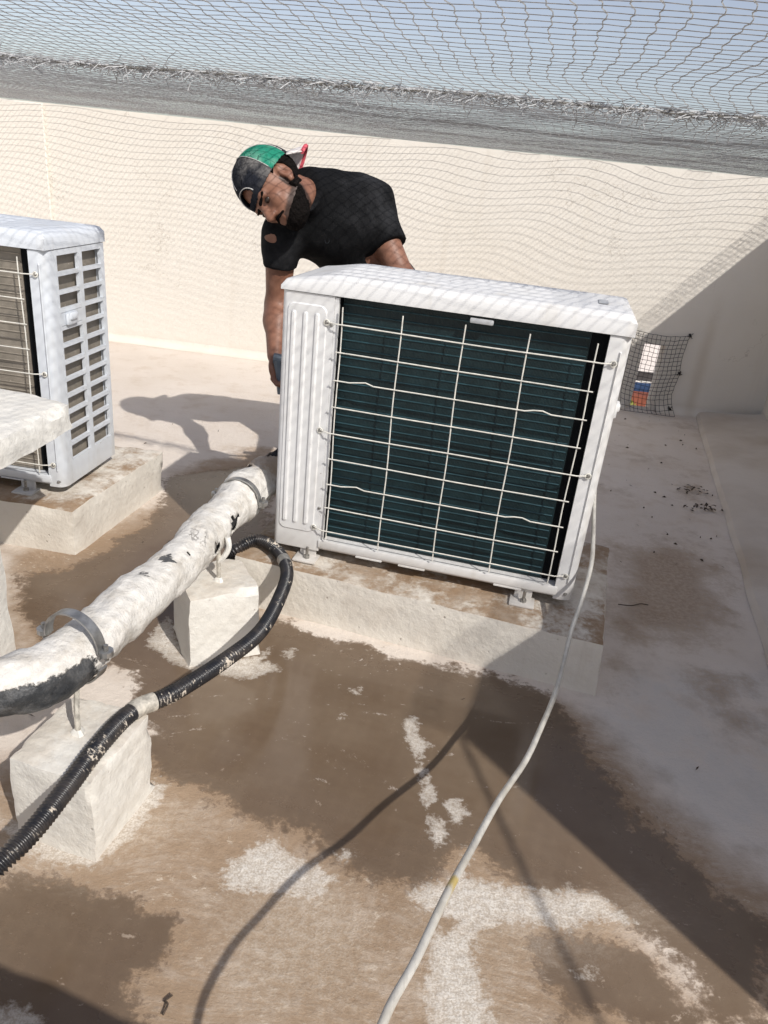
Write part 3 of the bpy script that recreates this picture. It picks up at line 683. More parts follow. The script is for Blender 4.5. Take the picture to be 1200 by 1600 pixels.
def clamp(c, axis, r, w, base, label, open_=0.0, rod=True):
    """two-bolt pipe clip on a rod that stands in a block"""
    t = empty('pipe_clamp', base); tag(t, label, 'clamp', 'pipe clamps on rods'); b0 = Vector(base)
    ax = Vector(axis).normalized(); side = ax.cross(Vector((0, 0, 1))).normalized(); upv = side.cross(ax)
    def band(a0, a1, rr, lift=0):
        V = []; F = []; n = 26
        for i in range(n+1):
            a = a0+(a1-a0)*i/n; d = side*math.cos(a)+upv*math.sin(a)
            for s in (-1, 1):
                for q in (0, .0035): V.append(Vector(c)+upv*lift+d*(rr+q)+ax*(w/2*s)-b0)
        for i in range(n):
            o = i*4
            for x, y in ((0, 1), (1, 3), (3, 2), (2, 0)): F.append((o+x, o+y, o+4+y, o+4+x))
        F += [(0, 2, 3, 1), (n*4, n*4+1, n*4+3, n*4+2)]
        return V, F
    hb = obj('upper_band', band(-.05, math.pi+.05, r, open_), 'zinc', t, sharp=40)
    for s in (-1, 1):
        e = Vector(c)+upv*open_+side*s*(r+.012)-b0
        obj('ear', sweep([e-upv*.005, e+upv*.005], .013, 10), 'zinc', hb); obj('bolt', sweep([e-upv*.016, e+upv*.016], .0045, 7), 'steel', hb)
    obj('lower_band', band(math.pi+.25, 2*math.pi-.25, r+.002), 'zinc', t, sharp=40)
    if not rod: return t
    top = Vector(c)-upv*(r)-b0; top = Vector((top.x*.25, top.y*.25, top.z))
    P = [Vector((0, 0, -.01)), Vector((0, 0, (top.z)*.5)), Vector((top.x*.4, top.y*.4, top.z*.8)), Vector((top.x*4*.6, top.y*4*.6, top.z+.004))]
    obj('support_rod', sweep(resample(catmull(P, 6), .004), lambda i, a: .0050+.0006*(i % 2), 8), 'rodpaint', t)
    obj('grout_collar', sweep([(0, 0, -.004), (0, 0, .006), (0, 0, .012)], lambda i, a: (.014, .011, .006)[i]*(1+.2*math.sin(a*3)), 10), 'slab', t)
    return t
clamp((-.392, 1.835, .303), (-.2, -1, 0), .056, .016, (-.392, 1.835, .24), 'weathered pipe clamp closed round the pipe, near the large air conditioner', .004, False)
rA = empty('support_rod', (-.388, 1.594, .188)); tag(rA, 'thin painted threaded rod standing in the middle concrete block under the pipe', 'rod')
obj('rod', sweep(resample([Vector((0, 0, -.01)), Vector((-.003, .004, .09))], .004), lambda i, a: .0052+.0006*(i % 2), 8), 'rodpaint', rA)
obj('hook_bracket', sweep(catmull([(-.003, .004, .055), (.012, .004, .07), (.022, .006, .095), (.018, .01, .12)], 6), lambda i, a: .007, 8), 'slab', rA)
obj('grout_collar', sweep([(0, 0, -.004), (0, 0, .006), (0, 0, .012)], lambda i, a: (.014, .011, .006)[i]*(1+.2*math.sin(a*3)), 10), 'slab', rA)
c2 = clamp((-.530, 1.105, .306), (-.35, -1, 0), .058, .020, (-.504, 1.033, .180), 'bare galvanised pipe clamp standing proud of the pipe at lower left', .022)

# corrugated black conduit
HC = catmull([(-.43, 1.90, .05), (-.425, 1.87, .10), (-.398, 1.84, .150), (-.345, 1.868, .170), (-.282, 1.82, .168), (-.240, 1.725, .168), (-.232, 1.61, .170), (-.248, 1.42, .178), (-.302, 1.29, .180), (-.372, 1.160, .188), (-.423, 1.092, .196), (-.448, 1.00, .198), (-.468, .895, .188), (-.486, .815, .180), (-.512, .755, .17), (-.57, .68, .12), (-.68, .60, .02)], 40)
HC = resample(HC, .00175)
fx = obj('corrugated_conduit', sweep(HC, lambda i, a: .0148+.0028*math.cos(i/4*2*math.pi), 12), 'flex', sharp=0)
tag(fx, 'black corrugated conduit splashed with white paint, snaking over the lower left block', 'conduit')
def cuff(i, L, mat, r=.0185):
    seg = HC[i:i+L]; o = obj('coupling', sweep(seg, r, 14), mat, fx)
    return o
i1 = min(range(len(HC)), key=lambda k: (HC[k]-Vector((-.252, 1.765, .168))).length); cuff(i1-8, 18, 'zinc', .0178)
i2 = min(range(len(HC)), key=lambda k: (HC[k]-Vector((-.412, 1.107, .194))).length); cuff(i2-14, 30, 'rodpaint', .0182)

# pale wash hose : from beside the big unit, over the pad, up towards the viewer
HS = catmull([(.60, 2.06, .44), (.572, 1.93, .405), (.558, 1.84, .372), (.549, 1.765, .332), (.538, 1.695, .290), (.505, 1.60, .236), (.467, 1.50, .214), (.403, 1.30, .194), (.344, 1.15, .205), (.297, 1.038, .222), (.233, .91, .252), (.181, .793, .277), (.133, .675, .318), (.091, .569, .336), (.057, .496, .340), (.03, .40, .33), (.015, .32, .25), (.01, .27, .12), (.005, .26, .012)], 14)
hs = obj('wash_hose', sweep(resample(HS, .012), .0056, 10), 'hose', sharp=0); tag(hs, 'pale grey plastic wash hose with yellow marks rising from the pad to the bottom edge', 'hose')

# ================================================================== BIRD NET overhead
E1n = Vector((.970, -.242, 0)); E2n = Vector((.242, .970, 0)); ORG = Vector((-.04, 1.865, 0)); CELL = .031
def wall_x(y): return B.x+(A.x-B.x)*(y-B.y)/(A.y-B.y)
def net_point(i, j):
    a = i*CELL; b = j*CELL
    w1 = math.sin(b*7.6+.5*math.sin(a*1.1)+.4); w2 = math.sin(b*15.5+a*1.9+1.0)
    k = max(0, min(1, (b+1.9)/1.9)) if b < 0 else 1
    env = .45+.55*max(0, min(1, (0-b)/.5))
    da = (.026*w1+.010*w2)*env+.02*noise.noise(Vector((a*1.3, b*2.2, 0)))+.0022*random.uniform(-1, 1)
    db = (.006+.05*max(0, min(1, b/.5)))*noise.noise(Vector((a*1.7, b*1.4, 5)))+.0015*random.uniform(-1, 1)
    if b <= 0: p = ORG+E1n*(a+da)+E2n*(b+db)
    else:
        t = b/2.68; wc = Vector((.62+(a+da)*.996, 0, 0)); wc.y = 4.5072-.0907*wc.x; p = (ORG+E1n*(a+da)).lerp(wc, t+db/2.68)
    if b <= 0: z = 1.313+.020*max(0, -b/.85)+.010*math.sin(max(0, -b)*2.2)
    else:
        t = min(1, b/2.65); z = 1.313*(1-t)+1.297*t+.012*math.sin(math.pi*t)
    z += .0045*noise.noise(Vector((a*3.1, b*3.3, 9)))+.004*noise.noise(Vector((a*.9, b*1.1, 2)))+.0008*random.uniform(-1, 1)
    if b > 0: z += .012*noise.noise(Vector((a*2.0, b*1.6, 4)))*min(1, b/.3)*max(0, 1-b/2.75)**.5
    p.z = z; return p
def tri_strand(p, q, r, V, F, sag=0.0):
    d = q-p
    if d.length < 1e-6: return
    d.normalize(); u = d.orthogonal().normalized(); w = d.cross(u); o = len(V)
    for c in (p, q):
        for k in range(3): a = k*2.0944; V.append(tuple(c+(u*math.cos(a)+w*math.sin(a))*r))
    for k in range(3): k2 = (k+1) % 3; F.append((o+k, o+k2, o+3+k2, o+3+k))
net = empty('bird_net', ORG+Vector((0, 0, 1.31))); tag(net, 'grey bird netting stretched overhead across the top of the picture', 'net'); nl = Vector(net.location)
pts = {}; I0, I1, J0, J1 = -100, 78, -100, 92
for i in range(I0, I1+1):
    for j in range(J0, J1+1):
        p = net_point(i, j)
        yw = 4.5072-.0907*p.x
        if p.y > yw-.004 or p.x > wall_x(p.y)-.01 and p.y > .2 or (p.x > 1.35 and p.y < .2) or p.y < -.55 and p.x > -.3 and p.x < 1.3: continue
        if p.x < -3.2: continue
        pts[(i, j)] = p-nl
Vr, Fr, Vc, Fc, Vk, Fk = [], [], [], [], [], []
for (i, j), p in pts.items():
    q = pts.get((i+1, j))
    if q is not None:
        m = (p+q)/2+Vector((0, 0, -.0006)); tri_strand(p, q, (.00068 if j < 2 else .00105), Vr, Fr)
    q = pts.get((i, j+1))
    if q is not None:
        s = E1n*(.0035*(1 if (i+j) % 2 else -1)); m = (p*.55+q*.45)+s*.6
        r_ = .0009 if j < 2 else .00105; tri_strand(p, m, r_, Vc, Fc); tri_strand(m, q, r_, Vc, Fc)
    if j < 3:
        o = len(Vk); r = .0017
        for d in ((r, 0, 0), (-r, 0, 0), (0, r*1.5, 0), (0, -r*1.5, 0), (0, 0, r), (0, 0, -r)): Vk.append(tuple(p+Vector(d)))
        for f in ((0, 2, 4), (2, 1, 4), (1, 3, 4), (3, 0, 4), (2, 0, 5), (1, 2, 5), (3, 1, 5), (0, 3, 5)): Fk.append(tuple(o+x for x in f))
for nm, v, f in (('cross_strands', Vr, Fr), ('length_strands', Vc, Fc), ('knots', Vk, Fk)):
    o = obj(nm, (v, f), 'net', net, smooth=False); o['kind'] = 'stuff'
# bunched, tangled selvage on the support cable
Vt, Ft = [], []
a = -1.9
while a < 1.75:
    for k in range(5):
        b0 = ORG+E1n*(a+random.uniform(-.02, .02))+E2n*random.gauss(0, .015)+Vector((0, 0, 1.311+random.gauss(0, .004)))-nl
        d = (E1n*random.uniform(-1, 1)+E2n*random.uniform(-.8, .8)+Vector((0, 0, random.uniform(-.28, .12)))).normalized()
        c1 = b0+d*random.uniform(.012, .034); d2 = (d+Vector((random.uniform(-.6, .6), random.uniform(-.6, .6), random.uniform(-.35, .1)))).normalized()
        c2_ = c1+d2*random.uniform(.008, .025)
        tri_strand(b0, c1, .0011, Vt, Ft); tri_strand(c1, c2_, .0010, Vt, Ft)
    a += .0085
o = obj('tangled_selvage', (Vt, Ft), 'net', net, smooth=False); o['kind'] = 'stuff'
obj('support_cable', sweep([ORG+E1n*(x*.1)+Vector((0, 0, 1.311+.002*math.sin(x)))-nl for x in range(-24, 16)], .0032, 6), 'rope', net)
# doubled, gathered hem along the right wall
hem = obj('tmp', ([(0, 0, 0)], []), 'net'); bpy.data.objects.remove(hem)
Vh, Fh = [], []
ln = (A-B).normalized(); sd2 = Vector((-ln.y, ln.x, 0))
for layer in range(1):
    off = layer*.006; st = .017
    P = {}
    for i in range(int(LW/st)):
        for j in range(12):
            P[(i, j)] = B+ln*(i*st+off+.002*random.uniform(-1, 1))+sd2*(-.006+j*.0115+off+.002*random.uniform(-1, 1))+Vector((0, 0, 1.291+layer*.004+.003*random.uniform(-1, 1)+.012*j/11))-nl
    for (i, j), p in P.items():
        for q in ((i+1, j), (i, j+1)):
            if q in P: tri_strand(p, P[q], .0012, Vh, Fh)
o = obj('gathered_hem', (Vh, Fh), 'net', net, smooth=False); o['kind'] = 'stuff'
rp = obj('net_rope', sweep(catmull([(1.098, .272, 1.292), (1.16, .05, 1.285), (1.25, -.25, 1.282), (1.36, -.55, 1.29)], 8), .006, 6), 'rope'); tag(rp, 'thin net rope tied to the end of the right wall, throwing a faint shadow', 'rope')

# black net patch pegged over the wall slot
pn = empty('netting_patch', (1.46, 4.36, 0)); tag(pn, 'small black netting patch pegged over the slot low in the back wall', 'net')
pn.location = (1.30*math.cos(WYAW), 4.5072+1.30*math.sin(WYAW), 0); pn.rotation_euler = (0, 0, WYAW)
Vn, Fn = [], []; P = {}
for i in range(13):
    for j in range(19):
        u = i/12; w = j/18
        x = .02+.31*u*(1-.02*w); z = .452-.014*math.sin(u*math.pi)*1.3-.440*w+.012*u*0
        x -= .012*math.sin(math.pi*min(1, w*2.0 if w < .5 else (w-.5)*2))*u**3
        P[(i, j)] = Vector((x+.003*random.uniform(-1, 1), -.012-.02*math.sin(u*3.1)*math.sin(w*3.1)-.13*max(0, (w-.78)/.22)**1.5, max(.012, z+.003*random.uniform(-1, 1))))
for (i, j), p in P.items():
    for q in ((i+1, j), (i, j+1)):
        if q in P: tri_strand(p, P[q], .0015, Vn, Fn)
o = obj('mesh_strands', (Vn, Fn), 'netblack', pn, smooth=False); o['kind'] = 'stuff'
for u, z in ((.33, .452), (.325, .235), (.325, .02)):
    V_, F_ = [], []
    for k in range(14):
        d = Vector((random.uniform(-1, 1), random.uniform(-.8, .1), random.uniform(-1, 1))).normalized()*random.uniform(.010, .022); tri_strand(Vector((u, -.008, z)), Vector((u, -.008, z))+d, .0022, V_, F_)
    obj('tied_peg', join((V_, F_), sweep([(u, .001, z), (u, -.022, z)], .006, 8)), 'netblack', pn, smooth=False)

# ================================================================== LITTER in the corner
def litter(pts, name, label, mat, n, spread, size):
    for k, (x, y, z) in enumerate(pts):
        t = empty(name, (x, y, z)); tag(t, label[k], 'litter', 'wind-blown litter on the roof')
        lv = ([], [])
        for q in range(n):
            p = Vector((random.gauss(0, spread), random.gauss(0, spread*.6), .004+abs(random.gauss(0, .006)))); d = Vector((random.uniform(-1, 1), random.uniform(-1, 1), random.uniform(-.2, .3))).normalized(); s = d.cross(Vector((0, 0, 1))).normalized()*size*random.uniform(.15, .4)
            l = size*random.uniform(.5, 1.3); lv = join(lv, ([p-d*l*.5, p+s+Vector((0, 0, .003)), p+d*l*.5, p-s+Vector((0, 0, .002))], [(0, 1, 2, 3)]))
        obj('dry_leaves', lv, mat, t, smooth=False)
MAT['litter'] = simple('dead_leaf', (.075, .055, .04), .9, 0, .4, 60)
g = [[(1.326, 3.070), (1.769, 3.426), (1.313, 2.870)]][0]
litter([(x, y, .002) for x, y in g], 'leaf_litter', ['small dark heap of dead leaves on the shaded floor right of the air conditioner', 'dead leaves gathered against the foot of the right wall', 'thin scatter of dead leaves just below the small leaf heap'], 'litter', 26, .035, .022)
Vs, Fs = [], []
for k in range(150):
    if k < 90: x = random.uniform(.9, 1.75); y = random.uniform(2.3, 4.2)
    else: x = random.uniform(-2.0, .9); y = random.uniform(1.2, 4.2)
    if x > wall_x(y)-.02: continue
    d = Vector((random.uniform(-1, 1), random.uniform(-1, 1), 0)).normalized()*random.uniform(.003, .011); s = d.orthogonal().normalized()*.0025; o = len(Vs); c = Vector((x, y, .004))
    if abs(x-.15) < .62 and 1.5 < y < 2.45 or x < -.85 and y < 2.6: continue
    Vs += [tuple(c-d), tuple(c+s), tuple(c+d), tuple(c-s+Vector((0, 0, .004)))]; Fs.append((o, o+1, o+2, o+3))
sp = obj('debris_specks', (Vs, Fs), 'litter', smooth=False); sp['kind'] = 'stuff'; tag(sp, 'tiny dark specks of debris scattered over the roof floor', 'debris')
for k, (pts_, lab) in enumerate((([(0.747, 2.008), (0.786, 2.004), (0.821, 2.026), (0.843, 2.019)], 'thin dark twig lying on the floor right of the concrete pad'), ([(-0.243, 0.673), (-0.240, 0.687), (-0.246, 0.693), (-0.237, 0.701)], 'small curled dark twig near the bottom left of the floor'))):
    o = obj('twig', sweep(catmull([(x, y, .006+.003*(q % 2)) for q, (x, y) in enumerate(pts_)], 5), .0016, 6), 'litter'); tag(o, lab, 'twig', 'twigs on the floor')

# ================================================================== THE MAN
class SDF:
    def __init__(s, lo, hi, h):
        s.lo = np.array(lo, np.float32); s.h = h; s.n = np.ceil((np.array(hi)-np.array(lo))/h).astype(int)+1
        s.F = np.full(s.n, .06, np.float32)
    def sub(s, lo, hi, m):
        a = np.clip(np.floor((np.array(lo)-m-s.lo)/s.h).astype(int), 0, s.n-1); b = np.clip(np.ceil((np.array(hi)+m-s.lo)/s.h).astype(int)+1, 1, s.n)
        sl = tuple(slice(i, j) for i, j in zip(a, b))
        g = np.meshgrid(*[s.lo[k]+s.h*np.arange(a[k], b[k], dtype=np.float32) for k in range(3)], indexing='ij')
        return sl, g
    def blend(s, sl, d, k, op='u'):
        a = s.F[sl]
        if op == 'u': hh = np.maximum(k-np.abs(a-d), 0)/k; s.F[sl] = np.minimum(a, d)-hh*hh*k*.25
        else: d = -d; hh = np.maximum(k-np.abs(a-d), 0)/k; s.F[sl] = np.maximum(a, d)+hh*hh*k*.25
    def cone(s, p, q, r1, r2, k=.03, op='u'):
        p = np.array(p, np.float32); q = np.array(q, np.float32); r = max(r1, r2)+.06
        sl, g = s.sub(np.minimum(p, q)-r, np.maximum(p, q)+r, k); e = q-p; L = float(e@e)
        w = [g[i]-p[i] for i in range(3)]; t = np.clip((w[0]*e[0]+w[1]*e[1]+w[2]*e[2])/max(L, 1e-9), 0, 1)
        d = np.sqrt(sum((w[i]-e[i]*t)**2 for i in range(3)))-(r1+(r2-r1)*t)
        s.blend(sl, d.astype(np.float32), k, op)
    def ell(s, c, rad, ax=None, k=.03, op='u'):
        c = np.array(c, np.float32); m = max(rad)+.06; sl, g = s.sub(c-m, c+m, k); w = [g[i]-c[i] for i in range(3)]
        ax = ax or (Vector((1, 0, 0)), Vector((0, 1, 0)), Vector((0, 0, 1)))
        l = [w[0]*a[0]+w[1]*a[1]+w[2]*a[2] for a in ax]
        k0 = np.sqrt(sum((l[i]/rad[i])**2 for i in range(3))); k1 = np.sqrt(sum((l[i]/rad[i]**2)**2 for i in range(3)))
        d = k0*(k0-1)/np.maximum(k1, 1e-6)
        s.blend(sl, d.astype(np.float32), k, op)
    def cut(s, p, nrm):                                    # keep the side opposite to nrm
        g = [s.lo[k]+s.h*np.arange(s.n[k], dtype=np.float32) for k in range(3)]
        d = (g[0][:, None, None]-p[0])*nrm[0]+(g[1][None, :, None]-p[1])*nrm[1]+(g[2][None, None, :]-p[2])*nrm[2]
        s.F = np.maximum(s.F, d.astype(np.float32))
    def coords(s): return np.meshgrid(*[s.lo[k]+s.h*np.arange(s.n[k], dtype=np.float32) for k in range(3)], indexing='ij')
    def mesh(s):
        F = s.F.copy(); F[[0, -1]] = .05; F[:, [0, -1]] = .05; F[:, :, [0, -1]] = .05
        ins = F < 0; n = F.shape; acc = np.zeros((n[0]-1, n[1]-1, n[2]-1, 3), np.float32); cnt = np.zeros(acc.shape[:3], np.float32)
        def crn(A_, d): return A_[d[0]:n[0]-1+d[0], d[1]:n[1]-1+d[1], d[2]:n[2]-1+d[2]]
        for ax in range(3):
            o1, o2 = [k for k in range(3) if k != ax]
            for x in (0, 1):
                for y in (0, 1):
                    d0 = [0, 0, 0]; d0[o1] = x; d0[o2] = y; d1 = list(d0); d1[ax] = 1
                    a, b = crn(F, d0), crn(F, d1); m = (a < 0) != (b < 0); den = np.where(m, a-b, 1); t = np.where(m, a/den, 0)
                    for k in range(3):
                        acc[..., k] += m*(t if k == ax else d0[k])
                    cnt += m
        act = cnt > 0; vid = np.full(act.shape, -1, np.int64); vid[act] = np.arange(act.sum())
        ijk = np.argwhere(act); V = (ijk+acc[act]/cnt[act][:, None])*s.h+s.lo
        Q = []
        for ax in range(3):
            o1, o2 = [(1, 2), (2, 0), (0, 1)][ax]
            sl0 = [slice(1, n[k]-1) for k in range(3)]; sl0[ax] = slice(0, n[ax]-1); sl1 = list(sl0); sl1[ax] = slice(1, n[ax])
            a, b = ins[tuple(sl0)], ins[tuple(sl1)]
            for cond, flip in ((a & ~b, False), (~a & b, True)):
                e = np.argwhere(cond)
                if not len(e): continue
                e = e+np.array([0 if k == ax else 1 for k in range(3)])
                q = []
                for x, y in ((0, 0), (-1, 0), (-1, -1), (0, -1)):
                    c = e.copy(); c[:, o1] += x; c[:, o2] += y; q.append(vid[c[:, 0], c[:, 1], c[:, 2]])
                q = np.stack(q, 1); Q.append(q[:, ::-1] if flip else q)
        return V, np.concatenate(Q)
def sdf_obj(name, S, mat, parent, base, wrinkle=0, wf=22):
    V, Q = S.mesh()
    if wrinkle:
        V = np.array([Vector(v)+noise.noise_vector(Vector(v)*wf)*wrinkle+noise.noise_vector(Vector((v[0]*wf*.5, v[1]*wf*.5, v[2]*wf*1.3)))*wrinkle*.8 for v in V])
    V = V-np.array(base)
    return obj(name, (V.tolist(), Q.tolist()), mat, parent, sharp=0)

Hc = Vector(((-0.4295, 2.5200, 1.0552)))
W_ = -.5*RT-.86*UP; U_ = (-.86*RT+.5*UP).normalized(); T_ = (Vector((0, 0, CAM_H))-Hc).normalized()
U_ = (U_+.10*T_).normalized(); T_ = (T_-U_*T_.dot(U_)).normalized(); W_ = T_.cross(U_).normalized()*1.0
if W_.dot(-.5*RT-.86*UP) < 0: W_ = -W_
TH = R(42); HF = (W_*math.cos(TH)+T_*math.sin(TH)).normalized(); HL = U_.cross(HF).normalized(); HU = U_
def hp(f, l, u): return Hc+HF*f+HL*l+HU*u
HX = (HF, HL, HU)
neck = Vector(((-0.3433, 2.6300, 1.0457))); chest = Vector(((-0.2767, 2.7000, 0.9721))); mid = Vector(((-0.1989, 2.8000, 0.8823))); pel = Vector(((-0.1201, 2.9000, 0.7627)))
rs = Vector(((-0.4318, 2.6000, 0.9210))); re_ = Vector(((-0.4425, 2.6400, 0.6820))); rw = Vector(((-0.4215, 2.5000, 0.5412))); rh = Vector(((-0.4050, 2.4700, 0.4712)))
ls_ = Vector(((-0.1574, 2.7400, 1.0225))); le = Vector(((-0.0139, 2.6400, 0.8078))); lwr = Vector(((-0.1122, 2.4600, 0.6385)))
hipR = pel+Vector((-.09, -.03, -.03)); hipL = pel+Vector((.08, .06, -.03))
kneeR = Vector((-.13, 2.74, .45)); ankR = Vector((-.10, 2.82, .08)); kneeL = Vector((.12, 2.86, .46)); ankL = Vector((.16, 2.98, .08))
man = empty('person', (0, 2.85, 0)); mb = (0, 2.85, 0)
tag(man, 'man in black t-shirt and backwards cap bending over behind the large air conditioner', 'person')

LO, HI = (-.80, 2.25, -.01), (.36, 3.20, 1.32)
def head_prims(S, grow=0.0):
    g = grow
    S.ell(hp(-.012, 0, .045), (.099+g, .078+g, .092+g), HX, .02)
    S.ell(hp(.030, 0, -.028), (.066+g, .060+g, .084+g), HX, .03)
    S.ell(hp(.060, 0, -.088), (.032+g, .030+g, .024+g), HX, .025)
    for s in (-1, 1): S.cone(hp(.0, .052*s, -.050), hp(.055, .026*s, -.088), .016+g, .015+g, .03)
    for s in (-1, 1): S.ell(hp(.062, .040*s, -.014), (.024+g, .022+g, .020+g), HX, .02)
def face_prims(S):
    S.cone(hp(.080, -.034, .026), hp(.080, .034, .026), .013, .013, .015)
    for s in (-1, 1): S.ell(hp(.097, .031*s, .006), (.012, .016, .010), HX, .012, 'd')
    S.cone(hp(.086, 0, .016), hp(.112, 0, -.024), .009, .0125, .012)
    for s in (-1, 1): S.ell(hp(.100, .0135*s, -.029), (.012, .009, .009), HX, .008)
    S.cone(hp(.087, -.017, -.056), hp(.087, .017, -.056), .0075, .0075, .008); S.cone(hp(.085, -.015, -.066), hp(.085, .015, -.066), .0085, .0085, .008)
    for s in (-1, 1):
        S.ell(hp(-.006, .079*s, .002), (.019, .010, .031), HX, .008); S.ell(hp(.000, .087*s, .004), (.009, .006, .015), HX, .005, 'd'); S.ell(hp(.004, .077*s, -.026), (.009, .008, .010), HX, .006)
S = SDF(LO, HI, .0055)
# torso, legs (under the clothes) and limbs, one surface
S.cone(neck, chest, .070, .11, .05); S.cone(chest, mid, .115, .115, .05); S.cone(mid, pel, .115, .125, .05); S.cone(rs, ls_, .058, .058, .06)
for a_, b_, c_ in ((hipR, kneeR, ankR), (hipL, kneeL, ankL)): S.cone(a_, b_, .080, .055, .05); S.cone(b_, c_, .052, .036, .03)
def arm(sh, el, wr, k=.03):
    S.cone(sh, el, .055, .040, k); m = el.lerp(wr, .3); S.cone(el, m, .040, .042, k); S.cone(m, wr, .042, .027, k)
arm(rs, re_, rw); arm(ls_, le, lwr)
S.cone(neck+Vector((0, 0, -.02)), hp(-.03, 0, -.055), .062, .052, .03)
head_prims(S); face_prims(S)
def hand(wr, d, palm_n, curl=1.0):
    """palm, four bent fingers of different length, thumb off the side of the palm"""
    d = d.normalized(); n_ = (palm_n-d*palm_n.dot(d)).normalized(); sd = d.cross(n_)
    pc = wr+d*.045
    S.ell(pc, (.046, .038, .017), (d, sd, n_), .012)
    for k, (off, L) in enumerate(((-.028, .066), (-.010, .075), (.009, .070), (.026, .056))):
        a0 = wr+d*.080+sd*off; b0 = a0+(d*.8+n_*.6*curl).normalized()*L*.45; c0 = b0+(d*.1+n_*1.0*curl).normalized()*L*.35; e0 = c0+(-d*.8+n_*.5*curl).normalized()*L*.25
        for p, q, r1, r2 in ((a0, b0, .0095, .009), (b0, c0, .009, .0085), (c0, e0, .0085, .0075)): S.cone(p, q, r1, r2, .003)
    a0 = wr+d*.028-sd*.030; b0 = a0+(-sd*.7+d*.6+n_*.4).normalized()*.034; c0 = b0+(d*.7+n_*.7+sd*.2).normalized()*.030
    S.cone(a0, b0, .012, .0105, .006); S.cone(b0, c0, .0105, .009, .003)
hand(rw, (rh-rw), Vector((.75, -.45, 0)))
hand(lwr, Vector((-.5, -.4, -.7)), Vector((-.3, .8, 0)))
def mk_skin():
    n = N('brown_skin', (.20, .095, .06), .5, 0, .4)
    a = n.noise(25, 5, .6); b = n.noise(140, 3, .6)
    c = n.mix(n.step(a, .3, .7), (.26, .128, .083), (.19, .086, .054))
    st = n.step(n.add(n.attr('stubble'), n.mul(n.add(b, -.5), .5)), .2, .85)
    n.set('Base Color', n.mix(n.mul(st, .85), c, (.022, .015, .012))); n.bump(b, .15, .002)
    return n.m
MAT['skin'] = mk_skin()
bo_ = sdf_obj('body', S, 'skin', man, mb)
bv = np.array([v.co for v in bo_.data.vertices])+np.array(mb)-np.array(Hc); bf, bl, bu = [bv@np.array(a) for a in HX]
sb = np.clip((-.022-.24*bf-bu)/.022, 0, 1)*np.clip((bf+.012)/.012, 0, 1)*np.clip((bu+.14)/.02, 0, 1)*(np.abs(bl) < .1)
sb = np.maximum(sb, np.clip((.016-np.abs(bf-.012))/.010, 0, 1)*np.clip((.012-bu)/.01, 0, 1)*(bu > -.06)*(np.abs(bl) > .04)*(np.abs(bl) < .074))
lip = ((bf-.092)/.016)**2+(bl/.022)**2+((bu+.061)/.011)**2 < 1
set_attr(bo_, 'stubble', np.where(lip, 0, sb)*(bf > -.02)*(bf < .14))

# shirt
def mk_cloth(name, c1, c2, sc=14):
    n = N(name, c1, .88, 0, .15); a = n.noise(sc, 5, .65); w = n.noise(400, 2, .5)
    n.set('Base Color', n.mix(n.step(a, .45, .75), c1, c2)); fo = n.noise(sc*2.2, 3, .5, n.vec(n.pos, (1, 1, .35), (.4, .5, 0)), 1.2); n.bump(n.add(n.add(n.mul(w, .2), a), n.mul(fo, 1.5)), .55, .012)
    return n.m
MAT['shirt'] = mk_cloth('faded_black_cotton', (.0045, .0047, .0055), (.026, .0265, .029), 5)
MAT['jeans'] = mk_cloth('dark_denim', (.016, .018, .022), (.045, .048, .055), 12)
T = SDF(LO, HI, .006)
T.cone(neck+Vector((.0, .01, -.008)), chest, .088, .128, .06); T.ell(chest+Vector((.02, .03, .012)), (.15, .12, .13), None, .06); T.cone(chest, mid, .136, .126, .06); T.cone(mid, pel+Vector((-.01, 0, .02)), .126, .126, .05)
T.cone(rs+Vector((.01, .01, 0)), ls_, .070, .072, .06); T.cone(rs.lerp(ls_, .5)+Vector((0, .03, .06)), ls_+Vector((.0, .03, .015)), .060, .060, .07)
sr = rs.lerp(re_, .47); sl_ = ls_.lerp(le, .58)
T.cone(rs, sr, .068, .059, .03); T.cone(ls_, sl_, .072, .064, .03)
# arm-end, hem and neck openings are cut clean
gx = T.coords()
def cut_near(p, nrm, rad):
    p = np.array(p); nrm = np.array(Vector(nrm).normalized()); d = sum((gx[i]-p[i])*nrm[i] for i in range(3)); rr = np.sqrt(sum((gx[i]-p[i])**2 for i in range(3)))
    T.F = np.where((rr < rad), np.maximum(T.F, d), T.F).astype(np.float32)
cut_near(sr-(sr-rs).normalized()*.012, re_-rs, .085); cut_near(sl_-(sl_-ls_).normalized()*.012, le-ls_, .09)
nd = (hp(-.03, 0, -.06)-neck).normalized(); T.cone(neck, neck+nd*.13, .070, .064, .03); cut_near(neck+nd*.100, (nd-.55*HF).normalized(), .15)
sdf_obj('shirt', T, 'shirt', man, mb, .0075, 13)
lg = Vector(((-0.2758, 2.5500, 0.9208)))
obj('chest_logo', sweep([Vector((0, 0, 0))+RT*.007*math.cos(x)+UP*.008*math.sin(x) for x in np.linspace(0, 2*math.pi, 12)], .0009, 5, False), 'jeans', None)
bpy.data.objects['chest_logo'].parent = man; LOGO = bpy.data.objects['chest_logo']
